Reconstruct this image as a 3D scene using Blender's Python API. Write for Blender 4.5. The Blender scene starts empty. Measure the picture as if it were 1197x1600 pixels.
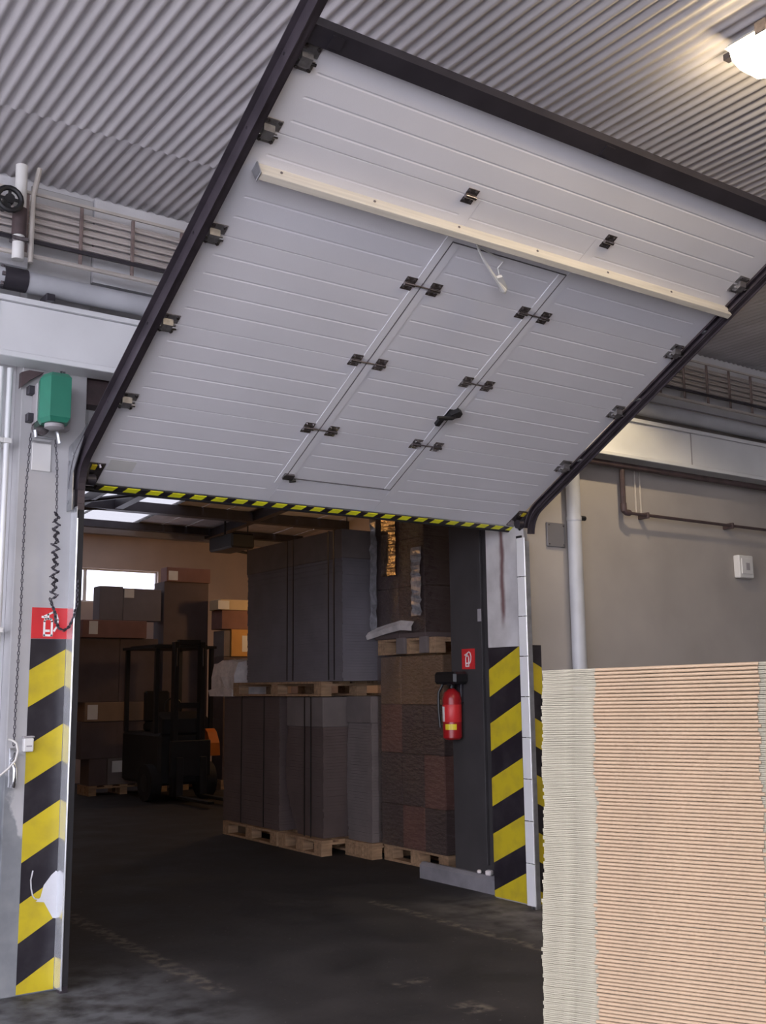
import bpy, math, random
from math import sin, cos, pi, radians
from mathutils import Vector, Matrix
random.seed(7)
SC = bpy.context.scene
COL = SC.collection

# ------------------------------------------------------------------ camera
YAW, PITCH, ROLL = 0.6156, 0.1616, -0.0108
fw = Vector((sin(YAW)*cos(PITCH), cos(YAW)*cos(PITCH), sin(PITCH)))
rt = Vector((cos(YAW), -sin(YAW), 0)); up = rt.cross(fw)
r2 = rt*cos(ROLL) + up*sin(ROLL); u2 = -rt*sin(ROLL) + up*cos(ROLL)
cd = bpy.data.cameras.new('camera'); cam = bpy.data.objects.new('camera', cd); COL.objects.link(cam)
cd.sensor_width = 36; cd.sensor_fit = 'AUTO'; cd.lens = 1660.77*36/1600; cd.clip_start = .05; cd.clip_end = 200
M = Matrix((r2, u2, -fw)).transposed().to_4x4(); M.translation = Vector((-2.069, -5.965, 1.597))
cam.matrix_world = M
SC.camera = cam

# ------------------------------------------------------------------ sky, lights, exposure
W = bpy.data.worlds.new('sky'); SC.world = W; W.use_nodes = True
bg = W.node_tree.nodes['Background']; bg.inputs[0].default_value = (.86, .86, 1.0, 1); bg.inputs[1].default_value = 1.0
SC.view_settings.view_transform = 'Standard'; SC.view_settings.look = 'None'
SC.view_settings.gamma = 1; SC.view_settings.use_curve_mapping = False
SC.view_settings.exposure = 2.7
REAR_X = -1.5          # the bay is open to daylight along its left side and at the rear left of this
LAMP_STRENGTH = 7.0
HALL_LAMP_WATTS = 5.0
BAY_PENDANT_WATTS = 9.0

# ------------------------------------------------------------------ materials
def nn(nt, t, **kw):
    n = nt.nodes.new(t)
    for k, v in kw.items(): setattr(n, k, v)
    return n
def mixc(nt, fac, a, b):
    m = nn(nt, 'ShaderNodeMix', data_type='RGBA')
    for s, v in ((m.inputs[0], fac), (m.inputs[6], a), (m.inputs[7], b)):
        if isinstance(v, bpy.types.NodeSocket): nt.links.new(v, s)
        else: s.default_value = v if isinstance(v, (int, float)) else (*v, 1)
    return m.outputs[2]
def math_(nt, op, a, b=None, c=None):
    m = nn(nt, 'ShaderNodeMath', operation=op)
    for s, v in zip(m.inputs, (a, b, c)):
        if v is None: continue
        if isinstance(v, bpy.types.NodeSocket): nt.links.new(v, s)
        else: s.default_value = v
    return m.outputs[0]
def noise(nt, scale, detail=4, stretch=None, coord='Object'):
    if coord == 'Position': src = nn(nt, 'ShaderNodeNewGeometry').outputs['Position']
    else: src = nn(nt, 'ShaderNodeTexCoord').outputs['Object']
    if stretch:
        mp = nn(nt, 'ShaderNodeMapping'); mp.inputs['Scale'].default_value = stretch
        nt.links.new(src, mp.inputs[0]); src = mp.outputs[0]
    n = nn(nt, 'ShaderNodeTexNoise'); n.inputs['Scale'].default_value = scale; n.inputs['Detail'].default_value = detail
    nt.links.new(src, n.inputs['Vector']); return n.outputs[0]
def ramp(nt, fac, lo, hi):
    m = nn(nt, 'ShaderNodeMapRange'); m.inputs[1].default_value = lo; m.inputs[2].default_value = hi
    nt.links.new(fac, m.inputs[0]); return m.outputs[0]
def mat(name, col, rough=.6, metal=0, vary=.12, scale=6, bump=0, bscale=60, stretch=None, col2=None, lo=.35, hi=.7, spec=.5):
    m = bpy.data.materials.new(name); m.use_nodes = True; nt = m.node_tree; b = nt.nodes['Principled BSDF']
    b.inputs['Roughness'].default_value = rough; b.inputs['Metallic'].default_value = metal
    b.inputs['Specular IOR Level'].default_value = spec
    if vary or col2:
        c2 = col2 or tuple(max(0, c*(1-vary)) for c in col); c1 = col if col2 else tuple(min(1, c*(1+vary*.5)) for c in col)
        nt.links.new(mixc(nt, ramp(nt, noise(nt, scale, 5, stretch), lo, hi), c1, c2), b.inputs['Base Color'])
    else: b.inputs['Base Color'].default_value = (*col, 1)
    if bump:
        bp = nn(nt, 'ShaderNodeBump'); bp.inputs['Strength'].default_value = bump; bp.inputs['Distance'].default_value = .01
        nt.links.new(noise(nt, bscale, 3, stretch), bp.inputs['Height']); nt.links.new(bp.outputs[0], b.inputs['Normal'])
    return m
def stripes(name, axis, slope, org, z0, period, duty=.5, coord='Position', ya=(.56, .44, .022), yb=(.44, .34, .03)):
    """black and yellow bands: yellow where fract((z - slope*(axis-org) - z0)/period) < duty"""
    m = bpy.data.materials.new(name); m.use_nodes = True; nt = m.node_tree; b = nt.nodes['Principled BSDF']
    src = nn(nt, 'ShaderNodeNewGeometry').outputs['Position'] if coord == 'Position' else nn(nt, 'ShaderNodeTexCoord').outputs['Object']
    s = nn(nt, 'ShaderNodeSeparateXYZ'); nt.links.new(src, s.inputs[0])
    a = {'X': 0, 'Y': 1, 'Z': 2}
    A = s.outputs[a[axis]]; Z = s.outputs[2] if coord == 'Position' else s.outputs[1]
    if coord == 'Position': t = math_(nt, 'SUBTRACT', Z, math_(nt, 'MULTIPLY', math_(nt, 'SUBTRACT', A, org), slope))
    else: t = math_(nt, 'ADD', A, math_(nt, 'MULTIPLY', Z, slope))
    f = math_(nt, 'FRACT', math_(nt, 'DIVIDE', math_(nt, 'SUBTRACT', t, z0 - 50*period), period))
    y = math_(nt, 'LESS_THAN', f, duty)
    wear = ramp(nt, noise(nt, 9, 6, coord=coord), .45, .75)
    yel = mixc(nt, wear, ya, yb); blk = mixc(nt, wear, (.018, .015, .02), (.04, .036, .042))
    nt.links.new(mixc(nt, y, blk, yel), b.inputs['Base Color']); b.inputs['Roughness'].default_value = .38
    return m

MT = {}
MT['plaster_white'] = mat('white plaster', (.60, .60, .62), .8, vary=.12, scale=2.2, bump=.15)
MT['beam_white'] = mat('white painted steel', (.74, .75, .76), .35, vary=.06, scale=3)
MT['door_white'] = mat('white coated door steel', (.82, .81, .85), .42, vary=.03, scale=2, bump=.04, bscale=160)
MT['sheet'] = mat('grey fibre cement sheet', (.60, .57, .585), .85, vary=.13, scale=3, bump=.1, bscale=90, stretch=(1, .25, 1))
MT['sheet_hall'] = mat('hall roof sheet', (.46, .42, .42), .8, vary=.15)
MT['steel_dark'] = mat('dark painted steel', (.045, .04, .05), .45, metal=.3, vary=.2)
MT['track'] = mat('track steel', (.095, .08, .095), .42, metal=.6, vary=.25, scale=9)
MT['frame_white'] = mat('white frame profile', (.84, .83, .86), .4, vary=.02)
MT['bracket'] = mat('dull bracket steel', (.30, .29, .30), .42, metal=.75, vary=.3, scale=30)
MT['galv'] = mat('galvanised steel', (.52, .53, .55), .32, metal=.85, vary=.22, scale=14, bump=.05)
MT['galv_bright'] = mat('bright galvanised steel', (.80, .82, .84), .22, metal=.7, vary=.08, scale=8)
MT['liner'] = mat('white plastic liner', (.95, .96, .97), .25, metal=.3, vary=.02)
MT['zinc'] = mat('zinc plated steel', (.30, .27, .28), .25, metal=.9, vary=.3, scale=40)
MT['rubber'] = mat('black rubber', (.015, .014, .016), .7, vary=.2)
MT['gap_shade_line'] = mat('grey gasket', (.16, .15, .16), .7, vary=.1)
MT['chrome'] = mat('chrome', (.8, .8, .82), .1, metal=1, vary=0)
MT['wood_batten'] = mat('pale planed timber', (.74, .69, .60), .6, vary=.14, scale=4, stretch=(.6, 9, 9))
MT['pallet_wood'] = mat('pallet timber', (.42, .27, .16), .8, vary=.3, scale=5, stretch=(1, 6, 6))
MT['kraft'] = mat('kraft cardboard', (.27, .175, .115), .85, vary=.12, scale=4)
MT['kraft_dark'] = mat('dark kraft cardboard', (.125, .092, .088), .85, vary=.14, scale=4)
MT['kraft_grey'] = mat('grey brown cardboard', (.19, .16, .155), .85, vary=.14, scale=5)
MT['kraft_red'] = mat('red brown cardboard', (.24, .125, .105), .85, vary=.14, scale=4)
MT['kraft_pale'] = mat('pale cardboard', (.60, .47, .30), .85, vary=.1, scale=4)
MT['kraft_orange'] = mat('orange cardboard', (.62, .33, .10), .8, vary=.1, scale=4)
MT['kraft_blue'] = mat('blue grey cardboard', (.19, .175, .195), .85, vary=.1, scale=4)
MT['board_edge'] = mat('cut board edge', (.38, .345, .255), .9, vary=.28, scale=22, stretch=(1, 1, 9), bump=.4, bscale=240)
MT['board_tan'] = mat('tan board fold', (.43, .305, .195), .8, vary=.07, scale=9, stretch=(.8, 1, 4))
MT['paper'] = mat('white paper label', (.78, .77, .75), .8, vary=.06)
MT['motor_green'] = mat('green painted housing', (.03, .20, .13), .4, vary=.08, scale=8)
MT['red'] = mat('signal red', (.62, .03, .035), .4, vary=.08)
MT['red_dark'] = mat('red paint', (.34, .012, .016), .3, vary=.1)
MT['white'] = mat('white print', (.85, .83, .82), .5, vary=.03)
MT['plastic_grey'] = mat('grey plastic', (.36, .34, .35), .5, vary=.06)
MT['panel_grey'] = mat('dark grey panel', (.15, .145, .155), .5, vary=.06)
MT['plastic_white'] = mat('white plastic', (.72, .71, .69), .45, vary=.04)
MT['plastic_black'] = mat('black plastic', (.012, .012, .014), .45, vary=.1)
MT['pipe_grey'] = mat('grey painted pipe', (.47, .48, .51), .45, vary=.1, scale=5)
MT['pipe_brown'] = mat('rusty brown pipe', (.075, .05, .052), .6, vary=.3, scale=12)
MT['bracket_brown'] = mat('rusty bracket', (.20, .15, .14), .6, vary=.4, scale=14)
MT['pipe_beige'] = mat('beige pipe', (.50, .46, .42), .5, vary=.15, scale=7)
MT['tube'] = mat('aged radiator tube', (.50, .455, .43), .6, vary=.1, scale=3)
MT['pillar'] = mat('dark grey pillar paint', (.045, .041, .043), .7, vary=.2, scale=3)
MT['kerb'] = mat('concrete kerb', (.22, .21, .23), .85, vary=.2, scale=6, bump=.2)
MT['bounce_yard'] = mat('pale concrete yard', (.52, .51, .49), .9, vary=.1, scale=1)
MT['hall_wall'] = mat('beige hall wall', (.55, .44, .38), .85, vary=.1, scale=2)
MT['yellow'] = mat('safety yellow', (.75, .60, .03), .4, vary=.1)
MT['forklift_black'] = mat('forklift dark steel', (.018, .018, .02), .5, vary=.2)
MT['forklift_orange'] = mat('forklift orange', (.75, .20, .03), .4, vary=.1)
MT['cable'] = mat('pale cable', (.62, .60, .56), .5, vary=.05)
MT['strap'] = mat('black strapping', (.02, .02, .022), .35, vary=.1)
MT['bundle'] = mat('white wrapped bundle', (.74, .68, .66), .45, vary=.2, scale=12, bump=.5, bscale=30)
MT['stripe_left'] = stripes('hazard stripes left post', 'X', .588, -.24, 1.505, .411, .49)
MT['stripe_reveal'] = stripes('hazard stripes reveal', 'Y', -.478, .40, 1.517, .414, .51)
MT['stripe_right'] = stripes('hazard stripes right post', 'X', -.478, 3.54, 1.54, .414, .5)
MT['stripe_door'] = stripes('hazard stripes door edge', 'X', -.55, 0, .115, .1475, .58, coord='Object', ya=(.92, .92, .03), yb=(.82, .80, .04))

def special():
    # right wall: beige plaster, mottled
    m = mat('beige plaster wall', (.50, .445, .385), .85); nt = m.node_tree; b = nt.nodes['Principled BSDF']
    n1 = ramp(nt, noise(nt, 1.3, 6, coord='Position'), .35, .7); n2 = ramp(nt, noise(nt, .45, 4, coord='Position'), .45, .65)
    c = mixc(nt, n1, (.42, .385, .355), (.345, .315, .29)); c = mixc(nt, math_(nt, 'MULTIPLY', n2, .5), c, (.29, .265, .255))
    nt.links.new(c, b.inputs['Base Color']); MT['plaster_beige'] = m
    # reveal plaster with a brown vertical run
    m = mat('stained reveal plaster', (.5, .48, .47), .85); nt = m.node_tree; b = nt.nodes['Principled BSDF']
    s = nn(nt, 'ShaderNodeSeparateXYZ'); nt.links.new(nn(nt, 'ShaderNodeNewGeometry').outputs['Position'], s.inputs[0])
    wob = math_(nt, 'MULTIPLY', math_(nt, 'SUBTRACT', noise(nt, 5, 3, coord='Position'), .5), .05)
    d = math_(nt, 'ABSOLUTE', math_(nt, 'SUBTRACT', math_(nt, 'ADD', s.outputs[1], wob), .255))
    st = math_(nt, 'MULTIPLY', ramp(nt, d, .035, .008), ramp(nt, s.outputs[2], 2.0, 2.15))
    c = mixc(nt, ramp(nt, noise(nt, 4, 5, coord='Position'), .4, .7), (.58, .56, .56), (.42, .40, .40))
    nt.links.new(mixc(nt, st, c, (.17, .10, .10)), b.inputs['Base Color']); MT['reveal'] = m
    # left column: white paint, lower corner repainted grey with a ragged edge
    m = mat('column paint', (.6, .6, .6), .7); nt = m.node_tree; b = nt.nodes['Principled BSDF']
    s = nn(nt, 'ShaderNodeSeparateXYZ'); nt.links.new(nn(nt, 'ShaderNodeNewGeometry').outputs['Position'], s.inputs[0])
    e = math_(nt, 'ADD', s.outputs[2], math_(nt, 'MULTIPLY', s.outputs[0], 3.6))      # z + 3.6 x
    e = math_(nt, 'ADD', e, math_(nt, 'MULTIPLY', math_(nt, 'SUBTRACT', noise(nt, 7, 5, coord='Position'), .5), .8))
    g = ramp(nt, e, -.10, -.16)
    c = mixc(nt, ramp(nt, noise(nt, 3, 6, coord='Position'), .4, .75), (.46, .455, .46), (.38, .375, .38))
    g2 = mixc(nt, ramp(nt, noise(nt, 8, 5, coord='Position'), .4, .7), (.20, .21, .225), (.26, .27, .28))
    nt.links.new(mixc(nt, g, c, g2), b.inputs['Base Color']); MT['column'] = m
    # recessed wall: white with a grey dado
    m = mat('dado wall', (.6, .6, .6), .75); nt = m.node_tree; b = nt.nodes['Principled BSDF']
    s = nn(nt, 'ShaderNodeSeparateXYZ'); nt.links.new(nn(nt, 'ShaderNodeNewGeometry').outputs['Position'], s.inputs[0])
    g = math_(nt, 'LESS_THAN', s.outputs[2], 1.3)
    nt.links.new(mixc(nt, g, (.62, .62, .63), (.33, .34, .37)), b.inputs['Base Color']); MT['dado'] = m
    # floor: dark oily concrete, worn paint lines, paler apron by the right post
    m = mat('dark concrete floor', (.05, .05, .05), .55); nt = m.node_tree; b = nt.nodes['Principled BSDF']
    s = nn(nt, 'ShaderNodeSeparateXYZ'); nt.links.new(nn(nt, 'ShaderNodeNewGeometry').outputs['Position'], s.inputs[0])
    X, Y = s.outputs[0], s.outputs[1]
    n1 = ramp(nt, noise(nt, 2.2, 8, coord='Position'), .35, .7); n2 = noise(nt, 14, 8, coord='Position'); n3 = noise(nt, .7, 4, coord='Position')
    c = mixc(nt, n1, (.030, .028, .029), (.050, .045, .045))
    def box_mask(x0, x1, y0, y1, soft):
        a = math_(nt, 'MULTIPLY', ramp(nt, X, x0-soft, x0+soft), ramp(nt, X, x1+soft, x1-soft))
        d = math_(nt, 'MULTIPLY', ramp(nt, Y, y0-soft, y0+soft), ramp(nt, Y, y1+soft, y1-soft))
        return math_(nt, 'MULTIPLY', a, d)
    worn = ramp(nt, n2, .44, .62)
    apron = math_(nt, 'MULTIPLY', box_mask(2.85, 9, -1.1, .55, .30), ramp(nt, noise(nt, 5, 6, coord='Position'), .3, .6))
    c = mixc(nt, math_(nt, 'MULTIPLY', apron, .8), c, (.21, .195, .19))
    apl = math_(nt, 'MULTIPLY', box_mask(-1.6, .45, -1.3, .3, .35), ramp(nt, noise(nt, 6, 6, coord='Position'), .35, .6))
    c = mixc(nt, math_(nt, 'MULTIPLY', apl, .8), c, (.16, .165, .175))
    for (x0, x1, y0, y1, k) in ((2.60, 2.69, -1.4, .9, .6), (.60, .72, -.6, 3.2, .5), (1.45, 1.68, -1.08, -1.0, .55), (1.46, 1.62, -1.68, -1.50, .7)):
        c = mixc(nt, math_(nt, 'MULTIPLY', math_(nt, 'MULTIPLY', box_mask(x0, x1, y0, y1, .02), worn), k), c, (.21, .18, .145))
    specks = ramp(nt, noise(nt, 38, 3, coord='Position'), .69, .74)
    c = mixc(nt, math_(nt, 'MULTIPLY', specks, .5), c, (.24, .21, .2))
    nt.links.new(c, b.inputs['Base Color'])
    nt.links.new(ramp(nt, n1, -3, 1.6), b.inputs['Roughness']); b.inputs['Specular IOR Level'].default_value = .25
    bp = nn(nt, 'ShaderNodeBump'); bp.inputs['Strength'].default_value = .25; bp.inputs['Distance'].default_value = .01
    nt.links.new(n2, bp.inputs['Height']); nt.links.new(bp.outputs[0], b.inputs['Normal']); MT['floor'] = m
    # stretch film: mostly clear, glossy, wrinkled
    m = bpy.data.materials.new('stretch film'); m.use_nodes = True; nt = m.node_tree; nt.nodes.clear()
    o = nn(nt, 'ShaderNodeOutputMaterial'); t = nn(nt, 'ShaderNodeBsdfTransparent'); g = nn(nt, 'ShaderNodeBsdfGlossy'); x = nn(nt, 'ShaderNodeMixShader')
    t.inputs[0].default_value = (.93, .92, .92, 1); g.inputs['Roughness'].default_value = .075; x.inputs[0].default_value = .26
    bp = nn(nt, 'ShaderNodeBump'); bp.inputs['Strength'].default_value = .75; bp.inputs['Distance'].default_value = .03
    nt.links.new(noise(nt, 15, 4, (.35, 1, 2.2), coord='Position'), bp.inputs['Height']); nt.links.new(bp.outputs[0], g.inputs['Normal'])
    nt.links.new(t.outputs[0], x.inputs[1]); nt.links.new(g.outputs[0], x.inputs[2]); nt.links.new(x.outputs[0], o.inputs[0]); MT['film'] = m
    # window glass / rooflight
    for nm, tr, gl in (('glass', (.75, .76, .78, 1), .08), ('rooflight', (.40, .40, .40, 1), .05)):
        m = bpy.data.materials.new(nm); m.use_nodes = True; nt = m.node_tree; nt.nodes.clear()
        o = nn(nt, 'ShaderNodeOutputMaterial'); t = nn(nt, 'ShaderNodeBsdfTransparent'); g = nn(nt, 'ShaderNodeBsdfGlossy'); x = nn(nt, 'ShaderNodeMixShader')
        t.inputs[0].default_value = tr; g.inputs['Roughness'].default_value = .05; x.inputs[0].default_value = gl
        nt.links.new(t.outputs[0], x.inputs[1]); nt.links.new(g.outputs[0], x.inputs[2]); nt.links.new(x.outputs[0], o.inputs[0]); MT[nm] = m
    # lamp glow
    m = bpy.data.materials.new('lamp diffuser'); m.use_nodes = True; nt = m.node_tree; nt.nodes.clear()
    o = nn(nt, 'ShaderNodeOutputMaterial'); e = nn(nt, 'ShaderNodeEmission'); e.inputs[0].default_value = (1, .80, .50, 1); e.inputs[1].default_value = LAMP_STRENGTH
    nt.links.new(e.outputs[0], o.inputs[0]); MT['glow'] = m
special()
MT['bulb'] = MT['glow'].copy(); MT['bulb'].node_tree.nodes['Emission'].inputs[0].default_value = (1, .50, .16, 1); MT['bulb'].node_tree.nodes['Emission'].inputs[1].default_value = 13

# ------------------------------------------------------------------ mesh helpers
class MB:
    def __init__(s): s.v = []; s.f = []
    def add(s, vs, fs):
        n = len(s.v); s.v += [tuple(v) for v in vs]; s.f += [tuple(i+n for i in f) for f in fs]; return s
    def box(s, x0, x1, y0, y1, z0, z1, ch=0):
        if ch <= 0:
            return s.add([(x0,y0,z0),(x1,y0,z0),(x1,y1,z0),(x0,y1,z0),(x0,y0,z1),(x1,y0,z1),(x1,y1,z1),(x0,y1,z1)],
                         [(0,3,2,1),(4,5,6,7),(0,1,5,4),(1,2,6,5),(2,3,7,6),(3,0,4,7)])
        c = ch; xs = (x0, x1); ys = (y0, y1); zs = (z0, z1); vs = []; idx = {}
        for i in (0, 1):
            for j in (0, 1):
                for k in (0, 1):
                    sx, sy, sz = (1, -1)[i], (1, -1)[j], (1, -1)[k]
                    for a in range(3):
                        p = [xs[i]+sx*c, ys[j]+sy*c, zs[k]+sz*c]; p[a] = (xs[i], ys[j], zs[k])[a]
                        idx[i, j, k, a] = len(vs); vs.append(p)
        F = []
        for i in (0, 1): F.append([idx[i,0,0,0], idx[i,1,0,0], idx[i,1,1,0], idx[i,0,1,0]][::(-1 if i == 0 else 1)])
        for j in (0, 1): F.append([idx[0,j,0,1], idx[1,j,0,1], idx[1,j,1,1], idx[0,j,1,1]][::(1 if j == 0 else -1)])
        for k in (0, 1): F.append([idx[0,0,k,2], idx[1,0,k,2], idx[1,1,k,2], idx[0,1,k,2]][::(-1 if k == 0 else 1)])
        for i in (0, 1):
            for j in (0, 1): F.append([idx[i,j,0,0], idx[i,j,1,0], idx[i,j,1,1], idx[i,j,0,1]])
            for k in (0, 1): F.append([idx[i,0,k,0], idx[i,1,k,0], idx[i,1,k,2], idx[i,0,k,2]])
        for j in (0, 1):
            for k in (0, 1): F.append([idx[0,j,k,1], idx[1,j,k,1], idx[1,j,k,2], idx[0,j,k,2]])
        for i in (0, 1):
            for j in (0, 1):
                for k in (0, 1): F.append([idx[i,j,k,0], idx[i,j,k,1], idx[i,j,k,2]])
        return s.add(vs, F)
    def tube(s, pts, r, seg=10, cap=True):
        pts = [Vector(p) for p in pts]; n = len(pts); rs = r if isinstance(r, (list, tuple)) else [r]*n
        vs = []; prev = None
        for i, p in enumerate(pts):
            t = (pts[min(i+1, n-1)] - pts[max(i-1, 0)]).normalized()
            if prev is None:
                a = Vector((0,0,1)) if abs(t.z) < .9 else Vector((1,0,0)); nx = t.cross(a).normalized()
            else: nx = (prev - t*prev.dot(t)).normalized()
            prev = nx; ny = t.cross(nx)
            vs += [p + (nx*cos(2*pi*k/seg) + ny*sin(2*pi*k/seg))*rs[i] for k in range(seg)]
        fs = [(i*seg+k, i*seg+(k+1) % seg, (i+1)*seg+(k+1) % seg, (i+1)*seg+k) for i in range(n-1) for k in range(seg)]
        if cap: fs += [tuple(range(seg))[::-1], tuple((n-1)*seg+k for k in range(seg))]
        return s.add(vs, fs)
    def prism(s, poly, h0, h1, axis='z'):
        """poly 2-D outline extruded along an axis: z -> (x,y), y -> (x,z), x -> (y,z)"""
        n = len(poly)
        def q(a, b, h): return {'z': (a, b, h), 'y': (a, h, b), 'x': (h, a, b)}[axis]
        vs = [q(a, b, h0) for a, b in poly] + [q(a, b, h1) for a, b in poly]
        return s.add(vs, [tuple(range(n))[::-1], tuple(range(n, 2*n))] + [(i, (i+1) % n, n+(i+1) % n, n+i) for i in range(n)])
    def lathe(s, prof, cx, cy, seg=16, z0=0):
        vs = [(cx+r*cos(2*pi*k/seg), cy+r*sin(2*pi*k/seg), z0+z) for r, z in prof for k in range(seg)]
        n = len(prof); fs = [(i*seg+k, i*seg+(k+1) % seg, (i+1)*seg+(k+1) % seg, (i+1)*seg+k) for i in range(n-1) for k in range(seg)]
        return s.add(vs, fs + [tuple(range(seg))[::-1], tuple((n-1)*seg+k for k in range(seg))])
    def sweep(s, prof, path):
        """closed profile (x offset, normal offset) swept along (y,z) path points"""
        n = len(prof); vs = []
        P = [Vector(p) for p in path]
        for i, p in enumerate(P):
            t = (P[min(i+1, len(P)-1)] - P[max(i-1, 0)]).normalized(); nr = Vector((-t.y, t.x))   # points to -y for an upward path
            vs += [(a, p.x + nr.x*b, p.y + nr.y*b) for a, b in prof]
        m = len(P); fs = [(i*n+k, i*n+(k+1) % n, (i+1)*n+(k+1) % n, (i+1)*n+k) for i in range(m-1) for k in range(n)]
        return s.add(vs, fs + [tuple(range(n))[::-1], tuple((m-1)*n+k for k in range(n))])
    def stroke(s, pts, w, h0, h1, axis='y', closed=False):
        """flat pen stroke along 2-D points with thickness h0..h1"""
        n = len(pts); P = [Vector(p) for p in pts]
        rng = range(n if closed else n-1)
        for i in rng:
            a, b = P[i], P[(i+1) % n]; t = (b-a)
            if t.length < 1e-6: continue
            t.normalize(); q = Vector((-t.y, t.x))*w/2; e = t*w*.35
            s.prism([a-q-e, b-q+e, b+q+e, a+q-e], h0, h1, axis)
        return s
OFF = {}
def fix_normals(me):
    import bmesh
    bm = bmesh.new(); bm.from_mesh(me); bmesh.ops.recalc_face_normals(bm, faces=bm.faces[:]); bm.to_mesh(me); bm.free()
def mesh(name, mb, m, smooth=False, off=None):
    me = bpy.data.meshes.new(name)
    vs = mb.v if off is None else [(x-off.x, y-off.y, z-off.z) for x, y, z in mb.v]
    me.from_pydata(vs, [], mb.f); fix_normals(me)
    me.materials.append(MT[m] if isinstance(m, str) else m)
    if smooth:
        me.shade_smooth()
        try: me.set_sharp_from_angle(angle=radians(40))
        except Exception: pass
    return me
def tag(o, label=None, cat=None, group=None, kind=None):
    for k, v in (('label', label), ('category', cat), ('group', group), ('kind', kind)):
        if v: o[k] = v
    return o
def thing(name, loc, label, cat, group=None, rot=None):
    o = bpy.data.objects.new(name, None); o.empty_display_size = .1; COL.objects.link(o); o.location = loc
    if rot: o.rotation_euler = rot
    OFF[o] = Vector((0, 0, 0)) if rot else Vector(loc)
    return tag(o, label, cat, group)
def part(name, mb, m, parent, smooth=False, label=None, kind=None):
    off = OFF[parent]
    o = bpy.data.objects.new(name, mesh(name, mb, m, smooth, off)); COL.objects.link(o); o.parent = parent; OFF[o] = off
    return tag(o, label, kind=kind)
def solo(name, mb, m, label=None, cat=None, group=None, smooth=False, kind=None):
    xs, ys, zs = zip(*mb.v); off = Vector(((min(xs)+max(xs))/2, (min(ys)+max(ys))/2, min(zs)))
    o = bpy.data.objects.new(name, mesh(name, mb, m, smooth, off)); COL.objects.link(o); o.location = off; OFF[o] = off
    return tag(o, label, cat, group, kind)
def link_copy(src, name, parent, loc=None):
    c = src.copy(); c.name = name; COL.objects.link(c); c.parent = parent
    if loc is not None: c.location = loc
    return c
def structure(name, loc=(0, 0, 0)):
    o = bpy.data.objects.new(name, None); o.empty_display_size = .1; COL.objects.link(o); o.location = loc; OFF[o] = Vector(loc)
    o['kind'] = 'structure'; return o

# ------------------------------------------------------------------ setting
H_CEIL = 4.55
solo('floor', MB().box(-5.9, 10, -9.3, 13, -.12, 0), 'floor', kind='structure')
solo('bounce_yard', MB().box(-40, -5.91, -40, 40, -.14, -.02).box(-5.91, 10, -40, -9.31, -.14, -.02), 'bounce_yard', kind='structure').name = 'floor_bounce_yard'  # unseen pale ground, added to bounce daylight up under the ceiling

# loading bay ceiling: corrugated sheets in two rows
ceiling = structure('ceiling')
def corrugated(width, y0, y1, pitch=.0705, amp=.0075, seg=8, thick=.006):
    mb = MB(); n = int(round(width/pitch))*seg; ys = (y0, y1)
    top = []
    for i in range(n+1):
        x = i*pitch/seg; z = amp*cos(2*pi*i/seg)
        for y in ys: top.append((x, y, z))
    m = len(top); vs = top + [(x, y, z+thick) for x, y, z in top]
    fs = []
    for i in range(n):
        a = 2*i; fs += [(a, a+1, a+3, a+2), (m+a, m+a+2, m+a+3, m+a+1), (a, a+2, m+a+2, m+a), (a+1, m+a+1, m+a+3, a+3)]
    fs += [(0, m, m+1, 1), (2*n, 2*n+1, m+2*n+1, m+2*n)]
    return mb.add(vs, fs)
SW = .0705*14
sheet_a = mesh('roof_sheet', corrugated(SW, -.82, .2), 'sheet', True)
sheet_b = mesh('roof_sheet', corrugated(SW, -9.0, -.735), 'sheet', True)
for i in range(-6, 11):
    for me, z in ((sheet_a, H_CEIL+.034), (sheet_b, H_CEIL+.006+random.uniform(0, .004))):
        o = bpy.data.objects.new('roof_sheet', me); COL.objects.link(o); o.parent = ceiling; o.location = (i*SW, 0, z)

# front wall with the opening
wf = structure('wall_front')
part('eave_closer', MB().box(-6, 9.4, .075, .44, 4.53, 5.2), 'plaster_white', wf)
part('column', MB().box(-.36, .02, 0, .44, 0, 4.52, .006), 'column', wf)
part('recess_wall', MB().box(-6, -.362, .12, .44, 0, 4.53), 'dado', wf)
part('lintel_wall', MB().box(.022, 3.468, .16, .44, 3.0, 4.53), 'plaster_white', wf)
part('steel_lintel', MB().box(.022, 3.468, .06, .158, 3.28, 3.42).box(.022, 3.468, .03, .158, 3.26, 3.28).box(.022, 3.468, .03, .158, 3.42, 3.44), 'pipe_brown', wf)
part('plaster_panel', MB().box(3.47, 9.4, 0, .44, 0, 4.52), 'plaster_beige', wf)
part('upper_band', MB().box(.022, 9.4, -.02, .155, 4.0, 4.53).box(-6, -.365, -.02, .115, 4.0, 4.53), 'plaster_white', wf)
part('reveal_plaster', MB().box(3.462, 3.4695, .0, .44, 1.88, 3.0), 'reveal', wf)
part('hazard_tape', MB().box(-.25, -.053, -.003, -.0003, .01, 1.872), 'stripe_left', wf, label='black and yellow stripes on the left post')
part('hazard_tape', MB().box(3.462, 3.4695, .0, .44, .01, 1.878), 'stripe_reveal', wf, label='black and yellow stripes inside the right jamb')
part('hazard_tape', MB().box(3.472, 3.606, -.003, -.0003, .01, 1.885), 'stripe_right', wf, label='black and yellow stripes right of the right track')
part('torn_patch', MB().prism([(-.06,.62),(-.085,.60),(-.125,.55),(-.14,.49),(-.165,.47),(-.12,.462),(-.09,.41),(-.07,.375),(-.045,.37),(-.035,.5),(-.04,.6)], -.0045, -.0032, 'y'), 'plaster_white', wf, label='torn hole in the tape showing white plaster')
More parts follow.
